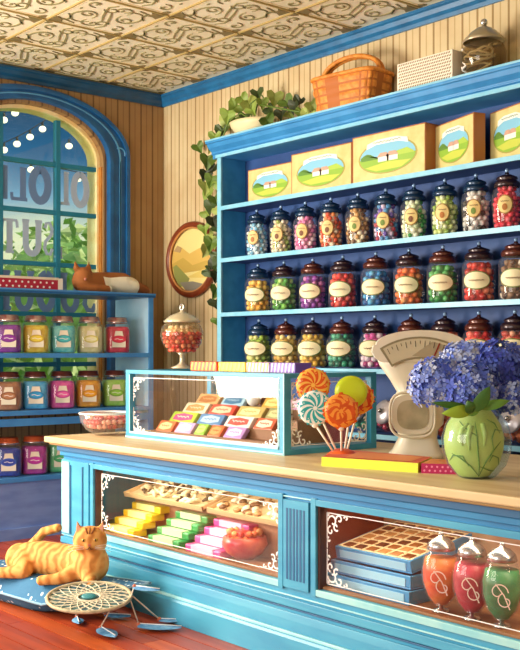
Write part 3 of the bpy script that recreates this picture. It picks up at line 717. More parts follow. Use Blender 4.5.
# ------------------------------------------------------------ animals
def blob(name, chains, parent, m, vox=.011, sm=6, extra=None):
    b = MB()
    for ch in chains:
        for (p, r), (q, s) in zip(ch[:-1], ch[1:]):
            p, q = Vector(p), Vector(q); L = (q - p).length; k = max(2, int(L / (min(r, s) * .35)) + 1)
            for i in range(k + 1):
                u = i / k; b.sphere(p.lerp(q, u), r + (s - r) * u, m, 14, 10)
        if len(ch) == 1: b.sphere(ch[0][0], ch[0][1], m, 20, 14, ch[0][2] if len(ch[0]) > 2 else (1, 1, 1))
    if extra: extra(b)
    o = b.build(name, parent)
    rm = o.modifiers.new('remesh', 'REMESH'); rm.mode = 'VOXEL'; rm.voxel_size = vox; rm.use_smooth_shade = True
    s_ = o.modifiers.new('smooth', 'SMOOTH'); s_.factor = .5; s_.iterations = sm
    return o
def furmat(name, c0, c1, c2, scale, dist, axis='X'):
    m = mat(name, c0, .75, bump=.3, bscale=150); t = m.node_tree; b = t.nodes['Principled BSDF']
    c = t.nodes.new('ShaderNodeTexCoord'); wv = t.nodes.new('ShaderNodeTexWave'); wv.inputs['Scale'].default_value = scale; wv.inputs['Distortion'].default_value = dist
    wv.inputs['Detail'].default_value = 2; wv.inputs['Detail Scale'].default_value = 1.5; wv.bands_direction = axis
    r = t.nodes.new('ShaderNodeValToRGB'); e = r.color_ramp.elements
    e[0].position = .0; e[0].color = lin(c1); e[1].position = .45; e[1].color = lin(c0)
    k = e.new(.9); k.color = lin(c2)
    t.links.new(c.outputs['Object'], wv.inputs['Vector']); t.links.new(wv.outputs[0], r.inputs[0]); t.links.new(r.outputs[0], b.inputs['Base Color'])
    return m
GINGER = furmat('ginger_fur', '#dd9444', '#c07830', '#e8ac5c', 5.5, 9.0)
# floor cushion
def pillow(P, h, m, name, parent, corner_z, n=18):
    b = MB(); top = []; bot = []
    for j in range(n + 1):
        for i in range(n + 1):
            u, v = i / n, j / n
            p = Vector(P[0]) * (1 - u) * (1 - v) + Vector(P[1]) * u * (1 - v) + Vector(P[2]) * u * v + Vector(P[3]) * (1 - u) * v
            cz = corner_z[0] * (1 - u) * (1 - v) + corner_z[1] * u * (1 - v) + corner_z[2] * u * v + corner_z[3] * (1 - u) * v
            e = (min(1, 4.5 * min(u, 1 - u)) * min(1, 4.5 * min(v, 1 - v))); e = math.sin(e * PI / 2)
            top.append((p.x, p.y, cz + (h - cz) * e + .004 * math.sin(i * 1.3) * e)); bot.append((p.x, p.y, cz * (1 - e)))
    k = n + 1; N = k * k
    fs = [(j * k + i, j * k + i + 1, (j + 1) * k + i + 1, (j + 1) * k + i) for j in range(n) for i in range(n)]
    b.add(top, fs, m, True); b.add(bot, [f[::-1] for f in fs], m, True)
    return b.build(name, parent)
def dotted(name, base, base2, dot, sc, thr=.16):
    m = mat(name, base, .8, var=base2, vscale=3.5, bump=.2); t = m.node_tree; b = t.nodes['Principled BSDF']
    src = b.inputs['Base Color'].links[0].from_socket
    c = t.nodes.new('ShaderNodeTexCoord'); mp = t.nodes.new('ShaderNodeMapping'); mp.inputs['Scale'].default_value = (1, 1, .5)
    v = t.nodes.new('ShaderNodeTexVoronoi'); v.inputs['Scale'].default_value = sc; v.inputs['Randomness'].default_value = .35
    l = t.nodes.new('ShaderNodeMath'); l.operation = 'LESS_THAN'; l.inputs[1].default_value = thr
    mx = t.nodes.new('ShaderNodeMix'); mx.data_type = 'RGBA'; mx.inputs[7].default_value = lin(dot)
    t.links.new(c.outputs['Object'], mp.inputs[0]); t.links.new(mp.outputs[0], v.inputs['Vector']); t.links.new(v.outputs['Distance'], l.inputs[0]); t.links.new(l.outputs[0], mx.inputs[0]); t.links.new(src, mx.inputs[6]); t.links.new(mx.outputs[2], b.inputs['Base Color'])
    return m
CU = dotted('cushion_cloth', '#2f6f98', '#245a84', '#d8ecf0', 22, .19)
t = thing('floor_cushion', 'blue cushion with white dots lying on the floor under the ginger cat', 'cushion', (2.6, -2.75, 0))
pillow([(1.7 - 2.6, -3.10 + 2.75), (3.04 - 2.6, -2.92 + 2.75), (3.50 - 2.6, -2.50 + 2.75), (2.2 - 2.6, -2.50 + 2.75)] and [Vector((a - 2.6, c + 2.75, 0)) for a, c in ((1.7, -3.10), (3.04, -2.92), (3.50, -2.50), (2.2, -2.50))], .19, CU, 'cushion_cover', t, (.09, .08, .22, .1))
pm = MB(); pm.tube([(1.7 - 2.6, -.35, .09), (.44, -.17, .08), (.9, .25, .22), (-.4, .25, .1)], .008, C('#8ab8d0', .7), 6, closed=True); pm.build('piping', t)

# ginger cat
ct = thing('ginger_cat', 'ginger tabby cat lying with raised head on the dotted cushion', 'cat', (3.12, -2.64, .17), R(17))
hd = Vector((.0, -.02, .255)); hx = R(40)
HX = T(*hd) @ Matrix.Rotation(hx + R(0), 4, 'Z')         # head frame: faces local -y
def HP(x, y, z): return HX @ Vector((x, y, z))
def cat_extra(b):
    b.sphere((0, 0, 0), 1, GINGER, 24, 16, (.098, .085, .080), xf=HX)
    b.sphere((0, -.055, -.022), 1, GINGER, 16, 12, (.046, .04, .03), xf=HX)
    for s in (-1, 1):
        b.sphere((s * .05, -.02, -.026), 1, GINGER, 14, 10, (.045, .048, .038), xf=HX)
        b.add([(s * .028, 0, .050), (s * .085, .0, .030), (s * .078, .012, .118), (s * .055, .042, .05), (s * .055, -.022, .045)], [(0, 4, 2), (4, 1, 2), (1, 3, 2), (3, 0, 2), (0, 3, 1, 4)], GINGER, False, HX)
blob('body', [
    [((-.01, .0, .11), .105), ((-.04, .03, .11), .108), ((-.20, .05, .095), .10), ((-.42, .03, .095), .105), ((-.58, .0, .085), .09)],
    [((.0, -.0, .15), .085), ((.0, -.015, .24), .065)],
    [((.02, -.05, .07), .055), ((.06, -.09, .035), .036), ((.085, -.115, .03), .034), ((.10, -.13, .028), .032)],
    [((-.08, -.05, .07), .055), ((-.14, -.13, .035), .034), ((-.20, -.17, .03), .030), ((-.225, -.18, .026), .03)],
    [((-.50, -.03, .08), .085), ((-.42, -.12, .045), .045), ((-.55, -.17, .03), .032), ((-.7, -.19, .03), .03), ((-.76, -.19, .026), .03)],
    [((-.60, .03, .06), .04), ((-.78, .12, .05), .032), ((-.76, .21, .07), .030), ((-.70, .25, .14), .030), ((-.64, .26, .20), .030), ((-.52, .26, .235), .028)],
], ct, GINGER, .0095, 4, cat_extra)
EY = C('#4a3416', .15); EYY = C('#c8a03c', .15)
for s in (-1, 1):
    b = MB(); b.sphere(HP(s * .034, -.074, .012), .013, EYY, 12, 8, (1.1, .8, .8)); b.sphere(HP(s * .034, -.082, .012), .008, EY, 10, 8, (.8, .8, 1)); b.build('eye', ct)
    b = MB(); b.add([(s * .040, -.006, .052), (s * .074, -.006, .042), (s * .072, .004, .098)], [(0, 1, 2)], C('#e8a88a', .7), False, HX @ T(0, -.016, 0)); b.build('inner_ear', ct)
b = MB(); b.add([(-.010, -.098, -.010), (.010, -.098, -.010), (0, -.101, -.022), (0, -.088, -.006)], [(0, 2, 1), (0, 1, 3), (1, 2, 3), (2, 0, 3)], C('#b86050', .5), False, HX); b.build('nose', ct)
b = MB()
for s in (-1, 1): b.tube([HP(0, -.098, -.024), HP(s * .008, -.096, -.036), HP(s * .022, -.088, -.036)], .0022, C('#5a2c14', .6), 5)
b.build('mouth', ct)
b = MB()
for s in (-1, 1):
    for k in range(3): b.tube([HP(s * .03, -.088, -.022 - k * .006), HP(s * .09, -.09, -.012 - k * .014), HP(s * .12, -.08, -.018 - k * .02)], .0012, WHITE, 4)
b.build('whiskers', ct)
b = MB()
for dx in (-.02, 0, .02): b.tube([HP(dx * .5, -.07, .045), HP(dx, -.055, .062), HP(dx * 1.3, -.03, .074)], .004, C('#8a4a18', .7), 5)
b.build('forehead_stripes', ct)

# sleeping brown and white cat on the left shelf
m = mat('calico_fur', '#f2e8d0', .8, bump=.3, bscale=120); tn = m.node_tree
c_ = tn.nodes.new('ShaderNodeTexCoord'); n_ = tn.nodes.new('ShaderNodeTexNoise'); n_.inputs['Scale'].default_value = 2.2; n_.inputs['Detail'].default_value = 1
sp = tn.nodes.new('ShaderNodeSeparateXYZ'); tn.links.new(c_.outputs['Object'], sp.inputs[0])
tn.links.new(c_.outputs['Object'], n_.inputs['Vector'])
mm = tn.nodes.new('ShaderNodeMath'); mm.operation = 'MULTIPLY_ADD'; mm.inputs[1].default_value = .25; tn.links.new(n_.outputs[0], mm.inputs[0]); tn.links.new(sp.outputs['Y'], mm.inputs[2])
rr_ = tn.nodes.new('ShaderNodeValToRGB'); rr_.color_ramp.interpolation = 'CONSTANT'; e = rr_.color_ramp.elements
e[0].position = 0; e[0].color = lin('#9a5a28'); e[1].position = .43; e[1].color = lin('#f2e8d0')
k = e.new(.77); k.color = lin('#8a4c22')
ml = tn.nodes.new('ShaderNodeMath'); ml.operation = 'ADD'; ml.inputs[1].default_value = .0; tn.links.new(mm.outputs[0], ml.inputs[0]); tn.links.new(ml.outputs[0], rr_.inputs[0])
m3 = tn.nodes.new('ShaderNodeMath'); m3.operation = 'MULTIPLY_ADD'; m3.inputs[1].default_value = .16; tn.links.new(n_.outputs[0], m3.inputs[0]); tn.links.new(sp.outputs['Z'], m3.inputs[2])
m4 = tn.nodes.new('ShaderNodeMath'); m4.operation = 'GREATER_THAN'; m4.inputs[1].default_value = .232; tn.links.new(m3.outputs[0], m4.inputs[0])
m5 = tn.nodes.new('ShaderNodeMix'); m5.data_type = 'RGBA'; m5.inputs[7].default_value = lin('#9a5a28'); tn.links.new(m4.outputs[0], m5.inputs[0]); tn.links.new(rr_.outputs[0], m5.inputs[6]); tn.links.new(m5.outputs[2], tn.nodes['Principled BSDF'].inputs['Base Color'])
y0 = at_x(72, .45)[0]
st = thing('sleeping_cat', 'brown and white cat curled asleep on top of the window shelving', 'cat', (.45, y0, 2.0)); st.scale = (1.1, 1.0, 1.12)
def s_extra(b):
    for q in (.045, .15): b.add([(-.02, q - .035, .17), (.03, q - .03, .175), (.03, q + .03, .175), (-.02, q + .035, .17), (.0, q + (-.02 if q < .1 else .02), .255)], [(0, 1, 4), (1, 2, 4), (2, 3, 4), (3, 0, 4), (0, 3, 2, 1)], m)
blob('body', [
    [((0, .10, .09), .088), ((0, .105, .12), .08)],
    [((0, .15, .08), .08), ((-.02, .35, .085), .088), ((0, .5, .085), .088), ((.02, .62, .06), .062)],
    [((.06, .05, .03), .032), ((.1, .16, .03), .03), ((.1, .3, .03), .03)],
    [((.04, .5, .09), .045), ((.05, .6, .07), .045), ((.04, .72, .04), .036), ((.03, .74, .034), .03)],
], st, m, .011, 4, s_extra)
b = MB(); b.sphere((.085, .075, .10), .012, C('#c07860', .5), 8, 6); b.build('nose', st)

# ------------------------------------------------------------ dreamcatcher
DX, _D = at_y(89, -2.83); DZ = zz(597, _D)
dc = thing('dreamcatcher', 'round woven dreamcatcher draped over the front of the dotted cushion', 'dreamcatcher', (DX, -2.83, DZ), ANG, rx=R(14))
HO = C('#cbbd98', .6, var='#a89878', vscale=20); ST = C('#eadcc0', .6)
r_ = .225
ring = [(r_ * math.cos(2 * PI * i / 40), r_ * .76 * math.sin(2 * PI * i / 40), 0) for i in range(40)]
MB().tube(ring, .010, HO, 8, closed=True).build('hoop', dc)
b = MB(); prev = [Vector(ring[i * 2]) for i in range(20)]
off = 0
for lv in range(6):
    nx = []
    for i in range(len(prev)):
        a, c2 = prev[i], prev[(i + 1) % len(prev)]; mid = (a + c2) / 2 * (.80 if lv < 5 else .9); nx.append(mid); b.tube([a, mid, c2], .0035, ST, 4)
    prev = nx
b.tube([p for p in prev], .005, ST, 5, closed=True); b.build('web', dc)
b = MB(); b.prism(ell(0, 0, r_ * .99, r_ * .75, 36), -.012, -.006, C('#6c8c80', .7, var='#4c6c78', vscale=12)); b.build('backing_cloth', dc)
b = MB(); b.sphere((.0, .0, .006), .03, C('#3c8c94', .4), 12, 8, (1.4, 1, .35)); b.build('centre_bead', dc)
FE = mat('feather_blue', '#7cb4dc', .7, var='#4c8cc0', vscale=25)
fe = [(108, 634, 60, .2), (118, 617, 12, .15), (160, 628, -12, .24), (170, 622, -8, .12), (78, 622, 75, .13), (147, 590, -28, .16), (62, 606, 70, .12)]
for k, (px, py, an, L) in enumerate(fe):
    x, y_ = at_z(px, py, .012); zf = .014
    if py < 600: x, D = at_y(px, -2.62); y_ = -2.62; zf = zz(py, D)
    wpt = Vector((x, y_, zf)); lw = dc.matrix_basis.inverted() @ wpt if False else None
    M_ = (T(DX, -2.83, DZ) @ Euler((R(14), 0, ANG)).to_matrix().to_4x4()).inverted()
    dirw = Vector((math.cos(ANG - R(90) + R(an) * 0 + 0), 0, 0))
    rgt = Vector((math.cos(ANG), math.sin(ANG), 0)); twd = Vector((math.sin(ANG), -math.cos(ANG), 0))
    d = rgt * math.cos(R(an)) + twd * math.sin(abs(R(an))) * 1.0
    d.normalize(); sd = Vector((-d.y, d.x, 0)); wv = []
    n = 12
    for i in range(n + 1):
        u = i / n; wd_ = .05 * math.sin(PI * min(1, u * .9 + .12)) ** .7 * (L / .2)
        c = wpt + d * (L * (u - .5)) + Vector((0, 0, .004))
        wv += [c - sd * wd_, c + Vector((0, 0, .010)), c + sd * wd_]
    b = MB(); b.add([M_ @ v for v in wv], [f for i in range(n) for f in ((i * 3, i * 3 + 1, i * 3 + 4, i * 3 + 3), (i * 3 + 1, i * 3 + 2, i * 3 + 5, i * 3 + 4))], FE, True)
    b.tube([M_ @ (wpt + d * (L * (u - .5)) + Vector((0, 0, .016))) for u in (0, .5, 1)], .003, C('#e8eef0', .6), 5); b.build('feather', dc)
    a_ = math.atan2((M_ @ wpt).y, (M_ @ wpt).x); rp_ = Vector((r_ * math.cos(a_), r_ * .76 * math.sin(a_), 0)); e_ = M_ @ (wpt - d * L * .5 + Vector((0, 0, .012)))
    b = MB(); b.tube([rp_, (rp_ + e_) / 2 + Vector((0, 0, .0)), e_], .004, ST, 5); b.sphere(e_, .012, C('#c86a4c', .4), 8, 6); b.build('beaded_cord', dc)

# ------------------------------------------------------------ counter
CT = thing('shop_counter', 'long teal shop counter with cream wooden top and glazed display windows', 'counter', (0, 0, 0))
KX0, KX1, KY, KB = 2.29, 6.9, -2.36, -1.15
TT = .945
wins = [(2.68, 4.43), (4.70, 6.35)]; WB0, WB1 = .375, .77
b = MB()
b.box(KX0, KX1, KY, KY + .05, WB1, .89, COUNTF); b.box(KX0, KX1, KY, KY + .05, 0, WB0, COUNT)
b.box(KX0, wins[0][0], KY, KY + .05, WB0, WB1, COUNT); b.box(wins[0][1], wins[1][0], KY, KY + .05, WB0, WB1, COUNT); b.box(wins[1][1], KX1, KY, KY + .05, WB0, WB1, COUNT)
b.build('front_panel', CT)
b = MB(); b.box(KX0, KX0 + .03, KY + .05, KB, 0, .89, COUNT); b.build('side_panel', CT)
b = MB(); b.box(KX1 - .03, KX1, KY + .05, KB, 0, .89, COUNT); b.build('side_panel', CT)
b = MB(); b.box(KX0, KX1, KB, KB + .02, 0, .89, WOOD); b.build('back_panel', CT)
b = MB(); b.box(KX0 + .03, KX1 - .03, KY + .05, KB, WB0 - .03, WB0, WOOD); b.build('display_floor', CT)
b = MB(); b.box(KX0 + .03, KX1 - .03, -1.75, -1.73, WB0, .885, mat('display_back', '#c8a888', .7, var='#a87c60', vscale=3)); b.build('display_back', CT)
b = MB(); b.box(wins[0][1] + .1, wins[0][1] + .12, KY + .05, -1.75, WB0, .885, C('#6c2c20', .6)); b.build('divider', CT)
b = MB(); b.box(2.17, KX1 + .1, -2.44, -1.08, .905, TT, SLAB); b.box(2.20, KX1 + .08, -2.42, -1.1, .89, .905, SLABD); b.build('countertop', CT, .012)
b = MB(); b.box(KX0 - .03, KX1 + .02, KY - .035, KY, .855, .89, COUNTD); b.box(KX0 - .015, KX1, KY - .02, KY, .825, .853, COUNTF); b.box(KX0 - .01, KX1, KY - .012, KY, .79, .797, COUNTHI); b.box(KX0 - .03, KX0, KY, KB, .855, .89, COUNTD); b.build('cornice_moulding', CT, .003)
b = MB()
for pr, m_ in (([(0, 0), (.10, 0), (.10, .12), (.085, .135), (0, .135)], COUNT), ([(0, .135), (.08, .135), (.075, .15), (0, .15)], COUNTHI), ([(0, .15), (.055, .15), (.045, .2), (.03, .235), (0, .235)], COUNT), ([(0, .248), (.02, .248), (.02, .256), (0, .256)], COUNTD), ([(0, .262), (.035, .262), (.03, .30), (0, .30)], COUNT), ([(0, .31), (.02, .31), (.02, .318), (0, .318)], COUNTHI)):
    rail(b, [(p[0] * .5, p[1]) for p in pr], KX0 - .012, KX1, m_, 0, KY)
b.build('plinth', CT, .003)
b = MB()
for (a, c) in wins:
    for (x0, x1, z0, z1) in ((a - .035, a, WB0 - .034, WB1 + .034), (c, c + .035, WB0 - .034, WB1 + .034)): b.box(x0, x1, KY - .0155, KY, z0, z1, COUNT)
    b.box(a - .035, c + .035, KY - .014, KY, WB1, WB1 + .03, COUNT); b.box(a - .035, c + .035, KY - .014, KY, WB0 - .03, WB0, COUNTHI)
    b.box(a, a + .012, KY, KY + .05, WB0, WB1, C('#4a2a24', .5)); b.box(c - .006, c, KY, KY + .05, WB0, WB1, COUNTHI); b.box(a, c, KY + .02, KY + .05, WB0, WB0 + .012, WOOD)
b.build('window_surround', CT, .002)
# fluted pilaster
b = MB(); a, c = wins[0][1] + .045, wins[1][0] - .045
b.box(a, c, KY - .02, KY, WB0 - .02, WB1 + .01, COUNT)
for i in range(6):
    xx = a + .03 + i * (c - a - .06) / 5; b.box(xx - .008, xx + .006, KY - .0215, KY - .019, WB0 + .02, WB1 - .03, COUNTD)
b.build('fluted_pilaster', CT)
b = MB(); b.box(KX0 + .0, KX0 + .335, KY - .0145, KY, .32, .80, COUNT); b.box(KX0 + .11, KX0 + .122, KY - .02, KY - .014, .33, .77, COUNTD); b.box(KX0 + .26, KX0 + .272, KY - .02, KY - .014, .33, .77, COUNTD)
b.box(KX0 + .005, KX0 + .1, KY - .019, KY - .014, .33, .79, COUNTHI); b.build('corner_post', CT)

def lace(b, X, s, m=LACE, wd=.007):
    # filigree for one corner, growing to +x +y from (0,0)
    t = .0015
    for q in (spiral(.35, .35, .30, .08, PI, PI + 5.2), spiral(.75, .22, .2, .05, PI, PI + 5.5), spiral(.22, .75, .2, .05, -PI / 2, -PI / 2 - 5.5), spiral(1.15, .13, .12, .03, PI, PI + 5), spiral(.13, 1.15, .12, .03, -PI / 2, -PI / 2 - 5), spiral(.55, .55, .18, .04, 0.8, 6.3)):
        b.ribbon([(p[0] * s, p[1] * s) for p in q], wd, 0, t, m, X)
    b.prism(ell(.07 * s, .07 * s, .08 * s, .08 * s, 12), 0, t, m, X)
    b.ribbon([(0, 0), (1.5 * s, 0.02 * s)], wd * .6, 0, t, m, X); b.ribbon([(0, 0), (0.02 * s, 1.5 * s)], wd * .6, 0, t, m, X)
def lacecorners(name_parent, X, W, H, s, corners='all', line=True, wd=.007):
    for (cx, cy, fx, fy, k) in ((0, 0, 1, 1, 'bl'), (W, 0, -1, 1, 'br'), (0, H, 1, -1, 'tl'), (W, H, -1, -1, 'tr')):
        if corners != 'all' and k not in corners: continue
        b = MB(); lace(b, X @ T(cx, cy, 0) @ Matrix.Diagonal((fx, fy, 1, 1)), s, wd=wd)
        b.build('lace_decal', name_parent)
    if line:
        b = MB()
        for (x0, y0, x1, y1) in ((s * 1.5, 0, W - s * 1.5, 0), (s * 1.5, H, W - s * 1.5, H)): b.ribbon([(x0, y0), (x1, y1)], .004, 0, .0015, LACE, X)
        b.build('lace_border', name_parent)
for (a, c) in wins:
    b = MB(); b.box(a, c, KY + .028, KY + .032, WB0, WB1, GLASS); gp = b.build('glass_pane', CT)
    lacecorners(gp, T(a + .035, KY + .0275, WB0 + .03) @ FRONT, c - a - .06, WB1 - WB0 - .06, .11, wd=.008)
# strip lamps with housings, added under the counter top to brighten the displays
for (a, c) in wins:
    l = thing('added_display_lamp', 'added slim fill lamp under the counter top above the %s display window' % ('left' if a < 3 else 'right'), 'lamp', ((a + c) / 2, KY + .10, .868), 0)
    MB().box(-(c - a) / 2 + .05, (c - a) / 2 - .05, -.02, .02, 0, .016, SILVER).build('housing', l)
    ld = bpy.data.lights.new('added_display_light', 'AREA'); ld.shape = 'RECTANGLE'; ld.size = c - a - .1; ld.size_y = .05; ld.energy = 7; ld.color = lin('#ffe6c0')[:3]
    lo = bpy.data.objects.new('added_display_light', ld); COL.objects.link(lo); lo.parent = l; lo.location = (0, .0, -.004); lo.rotation_euler = (R(-12) * -1, 0, 0)

# --- left display contents
def tray(x, y, z, wd, dp, rx, label, kind, n, seed):
    t = thing('sweet_tray', label, 'tray', (x, y, z), 0, rx=rx)
    b = MB(); b.box(0, wd, 0, dp, 0, .008, C('#e8d0a4', .5)); 
    for q in ((0, wd, 0, .008), (0, wd, dp - .008, dp), (0, .008, 0, dp), (wd - .008, wd, 0, dp)): b.box(*q, 0, .03, C('#d8b888', .5))
    b.build('tray_base', t)
    b = MB(); b.box(.02, .04, dp - .03, dp - .01, -.22, 0, WOOD); b.box(wd - .04, wd - .02, dp - .03, dp - .01, -.22, 0, WOOD); 
    rnd = random.Random(seed); M0 = T(x, y, z) @ Matrix.Rotation(rx, 4, 'X')
    cols = ('#f4ead0', '#d8c49c', '#5a4630', '#ecdcb8') if kind else ('#f0e0c0', '#b89468', '#7a5638', '#e8dcc8')
    for i in range(n):
        u = .04 + rnd.random() * (wd - .08); v = .04 + rnd.random() * (dp - .08); a = rnd.random() * PI; m_ = C(cols[rnd.randrange(4)], .5)
        p = M0 @ Vector((u, v, .020 + .012 * (i % 2)))
        k = MB()
        if kind: k.tube([(-.035 * math.cos(a), -.035 * math.sin(a), 0), (.01 * math.sin(a), -.01 * math.cos(a), .006), (.035 * math.cos(a), .035 * math.sin(a), 0)], [.006, .013, .006], m_, 6)
        else: k.sphere((0, 0, 0), .024, m_, 10, 6, (1, 1, .5))
        o = k.build('liquorice_twist' if kind else 'truffle', loc=tuple(p)); o.rotation_euler = (rx, 0, 0)
        tag(o, 'pale and dark twisted sweet piled in the left display tray' if kind else 'small round sweet heaped in the second display tray', 'sweet', 'twisted sweets in the left tray' if kind else 'round sweets in the second tray')
    return t
tray(2.72, -2.17, .585, .82, .30, R(16), 'cream tray of twisted sweets raised at the back of the left display', 1, 90, 3)
tray(3.58, -2.17, .585, .78, .30, R(16), 'cream tray of round sweets raised at the back right of the left display', 0, 60, 4)
b = MB(); b.box(2.66, 4.42, -2.05, -1.77, .375, .57, C('#a87c5c', .6)); tag(b.build('display_riser', bevel=.004), 'plain brown wooden riser at the back of the left display window', 'display stand')
def bar(x, y, z, c, c2, label, group):
    t = thing('wrapped_bar', label, 'candy bar', (x, y, z), 0, group)
    b = MB(); b.box(-.16, .16, -.05, .05, 0, .042, C(c, .35)); b.build('wrapper', t, .008)
    b = MB(); b.box(-.10, .10, -.054, .0, .006, .0445, C(c2, .4)); b.build('paper_band', t, .001)
pos4 = ['bottom', 'second from bottom', 'third from bottom', 'top']
for (nm, px, c, c2) in (('yellow', 129, '#f0d020', '#f6ee9c'), ('green', 173, '#2c9c50', '#bfe0b0'), ('pink', 212, '#d8489c', '#f4c0dc')):
    x, D = at_y(px, -2.20)
    for k in range(4): bar(x + .02 + .015 * k, -2.235 + .055 * k, WB0 + .0005 + .043 * k, c, c2, '%s wrapped bar, %s of its stepped pile in the left display' % (nm, pos4[k]), nm + ' wrapped bars')
x, D = at_y(252, -2.15)
t = thing('red_bowl', 'red bowl heaped with round sweets at the right of the left display', 'bowl', (x - .05, -2.16, WB0))
b = MB(); b.lathe([(0, 0), (.05, 0), (.10, .035), (.125, .08), (.118, .12), (.105, .125), (.11, .08), (.08, .03), (0, .02)], mat('red_glaze', '#b8283c', .3, var='#d86850', vscale=10), 24); b.build('bowl_body', t)
cm = candymesh(lambda z: .102, .06, .165, .02, [C('#c83830', .4), C('#e87848', .4), C('#f0b070', .4)], 5); tag(cm.build('round_sweets', t), kind='stuff')

# --- right display contents
x0, D = at_y(338, -2.22)
def bluetray(x, y, z, wd, dp, label, h=.062):
    t = thing('blue_tray', label, 'tray', (x, y, z), 0, 'stacked blue chocolate trays')
    b = MB(); m_ = C('#3f94c8', .4); b.box(0, wd, 0, dp, 0, .01, m_)
    for q in ((0, wd, 0, .012), (0, wd, dp - .012, dp), (0, .012, .012, dp - .012), (wd - .012, wd, .012, dp - .012)): b.box(*q, .01, h, m_)
    b.build('tray_body', t, .003)
    b = MB(); b.box(.03, wd - .03, -.003, 0, .012, h - .014, C('#9cd4ec', .5)); b.build('pale_label_strip', t); return t
bluetray(x0 - .04, -2.27, WB0, .54, .46, 'blue chocolate tray at the bottom of its stack')
bluetray(x0 - .02, -2.25, WB0 + .064, .51, .44, 'blue chocolate tray in the middle of its stack')
tt_ = bluetray(x0, -2.23, WB0 + .130, .48, .44, 'blue chocolate tray on top of its stack, tilted up and filled with chocolates'); tt_.rotation_euler = (R(10), 0, 0)
MT = T(x0, -2.23, WB0 + .130) @ Matrix.Rotation(R(10), 4, 'X')
tb = MB(); tb.box(0, .456, 0, .416, 0, .006, C('#d8b478', .5))
for i in range(7): tb.box(i * .075, i * .075 + .008, 0, .416, .006, .022, C('#f6deb0', .5))
for j in range(7): tb.box(0, .456, j * .068, j * .068 + .008, .006, .022, C('#f6deb0', .5))
o = tb.build('chocolate_divider', loc=tuple(MT @ Vector((.012, .012, .042)))); o.rotation_euler = (R(10), 0, 0); tag(o, 'cream grid insert holding chocolates in the topmost blue tray', 'tray insert')
cols = ['#6c3c1c', '#8a5428', '#a8744a', '#58301a', '#b88450']
for i in range(6):
    for j in range(6):
        k = MB(); k.box(-.027, .027, -.025, .025, 0, .018, C(cols[(i * 3 + j * 2) % 5], .35))
        o = k.build('chocolate', bevel=.007, loc=tuple(MT @ Vector((.012 + .0415 + i * .075, .012 + .038 + j * .068, .0485)))); o.rotation_euler = (R(10), 0, 0)
        tag(o, 'small square chocolate in the gridded tray of the right display', 'chocolate', 'chocolates in the gridded tray')
sb = MB(); sb.prism([(0, 0), (.40, 0), (.40, .068), (.0, .0)][:3], 0, .40, WOOD, Matrix(((0, 0, 1, 0), (1, 0, 0, 0), (0, 1, 0, 0), (0, 0, 0, 1)))); tag(sb.build('tray_wedge', loc=(x0 + .04, -2.21, WB0 + .1275)), 'wooden wedge propping up the back of the topmost blue tray', 'wedge')
for px, py, c, c2, d in ((441, 575, '#f0a048', '#d8502c', 'orange'), (472, 585, '#d84058', '#a81c34', 'red'), (502, 590, '#3ca060', '#1c6c3c', 'green')):
    x, D = at_y(px, -2.235)
    t = thing('egg_jar', 'egg-shaped glass jar of %s sweets with silver cap in the right display' % d, 'candy jar', (x, -2.235, WB0), 0, 'egg-shaped jars in the right display')
    t.scale = (1.13, 1.13, 1.13); prof = [(.0, .022), (.03, .028), (.055, .06), (.073, .115), (.075, .16), (.066, .205), (.048, .24)]
    MB().lathe(prof, JGLASS, 24).build('glass_egg', t)
    MB().lathe([(max(0, r - .006), z_ + .002) for r, z_ in prof[:-1]] + [(0, .21)], C(c, .4, var=c2, vscale=9), 24).build('candy_filling', t)['kind'] = 'stuff'
    b = MB(); b.lathe([(.05, .236), (.056, .24), (.05, .262), (.032, .28), (.012, .287), (.01, .293), (0, .293)], SILVER, 20); b.sphere((0, 0, .298), .01, SILVER, 8, 6); b.build('cap', t)
    b = MB(); b.lathe([(0, 0), (.034, 0), (.03, .008), (.01, .014), (.009, .024), (0, .026)], SILVER, 16); b.build('foot', t)
    b = MB(); X = Matrix.Rotation(R(35), 4, 'Z') @ T(0, -.0785, .13) @ FRONT
    for q in (spiral(-.01, .01, .035, .01, 0, 5.5), spiral(.015, -.02, .03, .008, 2, 8), [(-.02, .04), (.01, .0), (.03, -.05)]): b.ribbon(q, .004, 0, .001, C('#f6e4d8', .5), X)
    b.build('scroll_decal', t)

# ------------------------------------------------------------ glass showcase
sx0, sx1, sy0, sy1, sh = 2.60, 4.15, -2.085, -1.385, .435
SC = thing('glass_showcase', 'blue-framed glass showcase of wrapped sweets standing on the counter top', 'display case', (sx0, sy0, TT))
W_, D_ = sx1 - sx0, sy1 - sy0; fr = .045
b = MB(); m_ = mat('showcase_blue', '#3c9cc0', .4, var='#308cb4', vscale=6); mi = C('#a4dce4', .4)
b.box(0, W_, 0, D_, 0, .03, m_)
b.box(0, W_, 0, fr, sh - .025, sh, m_); b.box(0, W_, D_ - fr, D_, sh - .025, sh, m_); b.box(0, fr, fr, D_ - fr, sh - .025, sh, m_); b.box(W_ - fr, W_, fr, D_ - fr, sh - .025, sh, m_)
for xx in (0, W_ - fr):
    for yy in (0, D_ - fr): b.box(xx, xx + fr, yy, yy + fr, .03, sh - .025, m_)
b.box(fr, W_ - fr, -.004, 0, .03, .045, mi); b.box(fr, fr + .008, -.004, 0, .03, sh - .03, mi); b.box(W_ - fr - .008, W_ - fr, -.004, 0, .03, sh - .03, mi); b.box(0, W_, -.003, 0, .002, .012, mi); b.box(W_ - .01, W_ - .002, -.003, 0, 0, sh, mi)
b.build('frame', SC, .002)
b = MB(); b.box(fr, W_ - fr, fr * .5, fr * .5 + .004, .03, sh - .025, GLASS); g1 = b.build('glass_pane', SC)
b = MB(); b.box(W_ - fr * .5, W_ - fr * .5 + .004, fr, D_ - fr, .03, sh - .025, GLASS); g2 = b.build('glass_pane', SC)
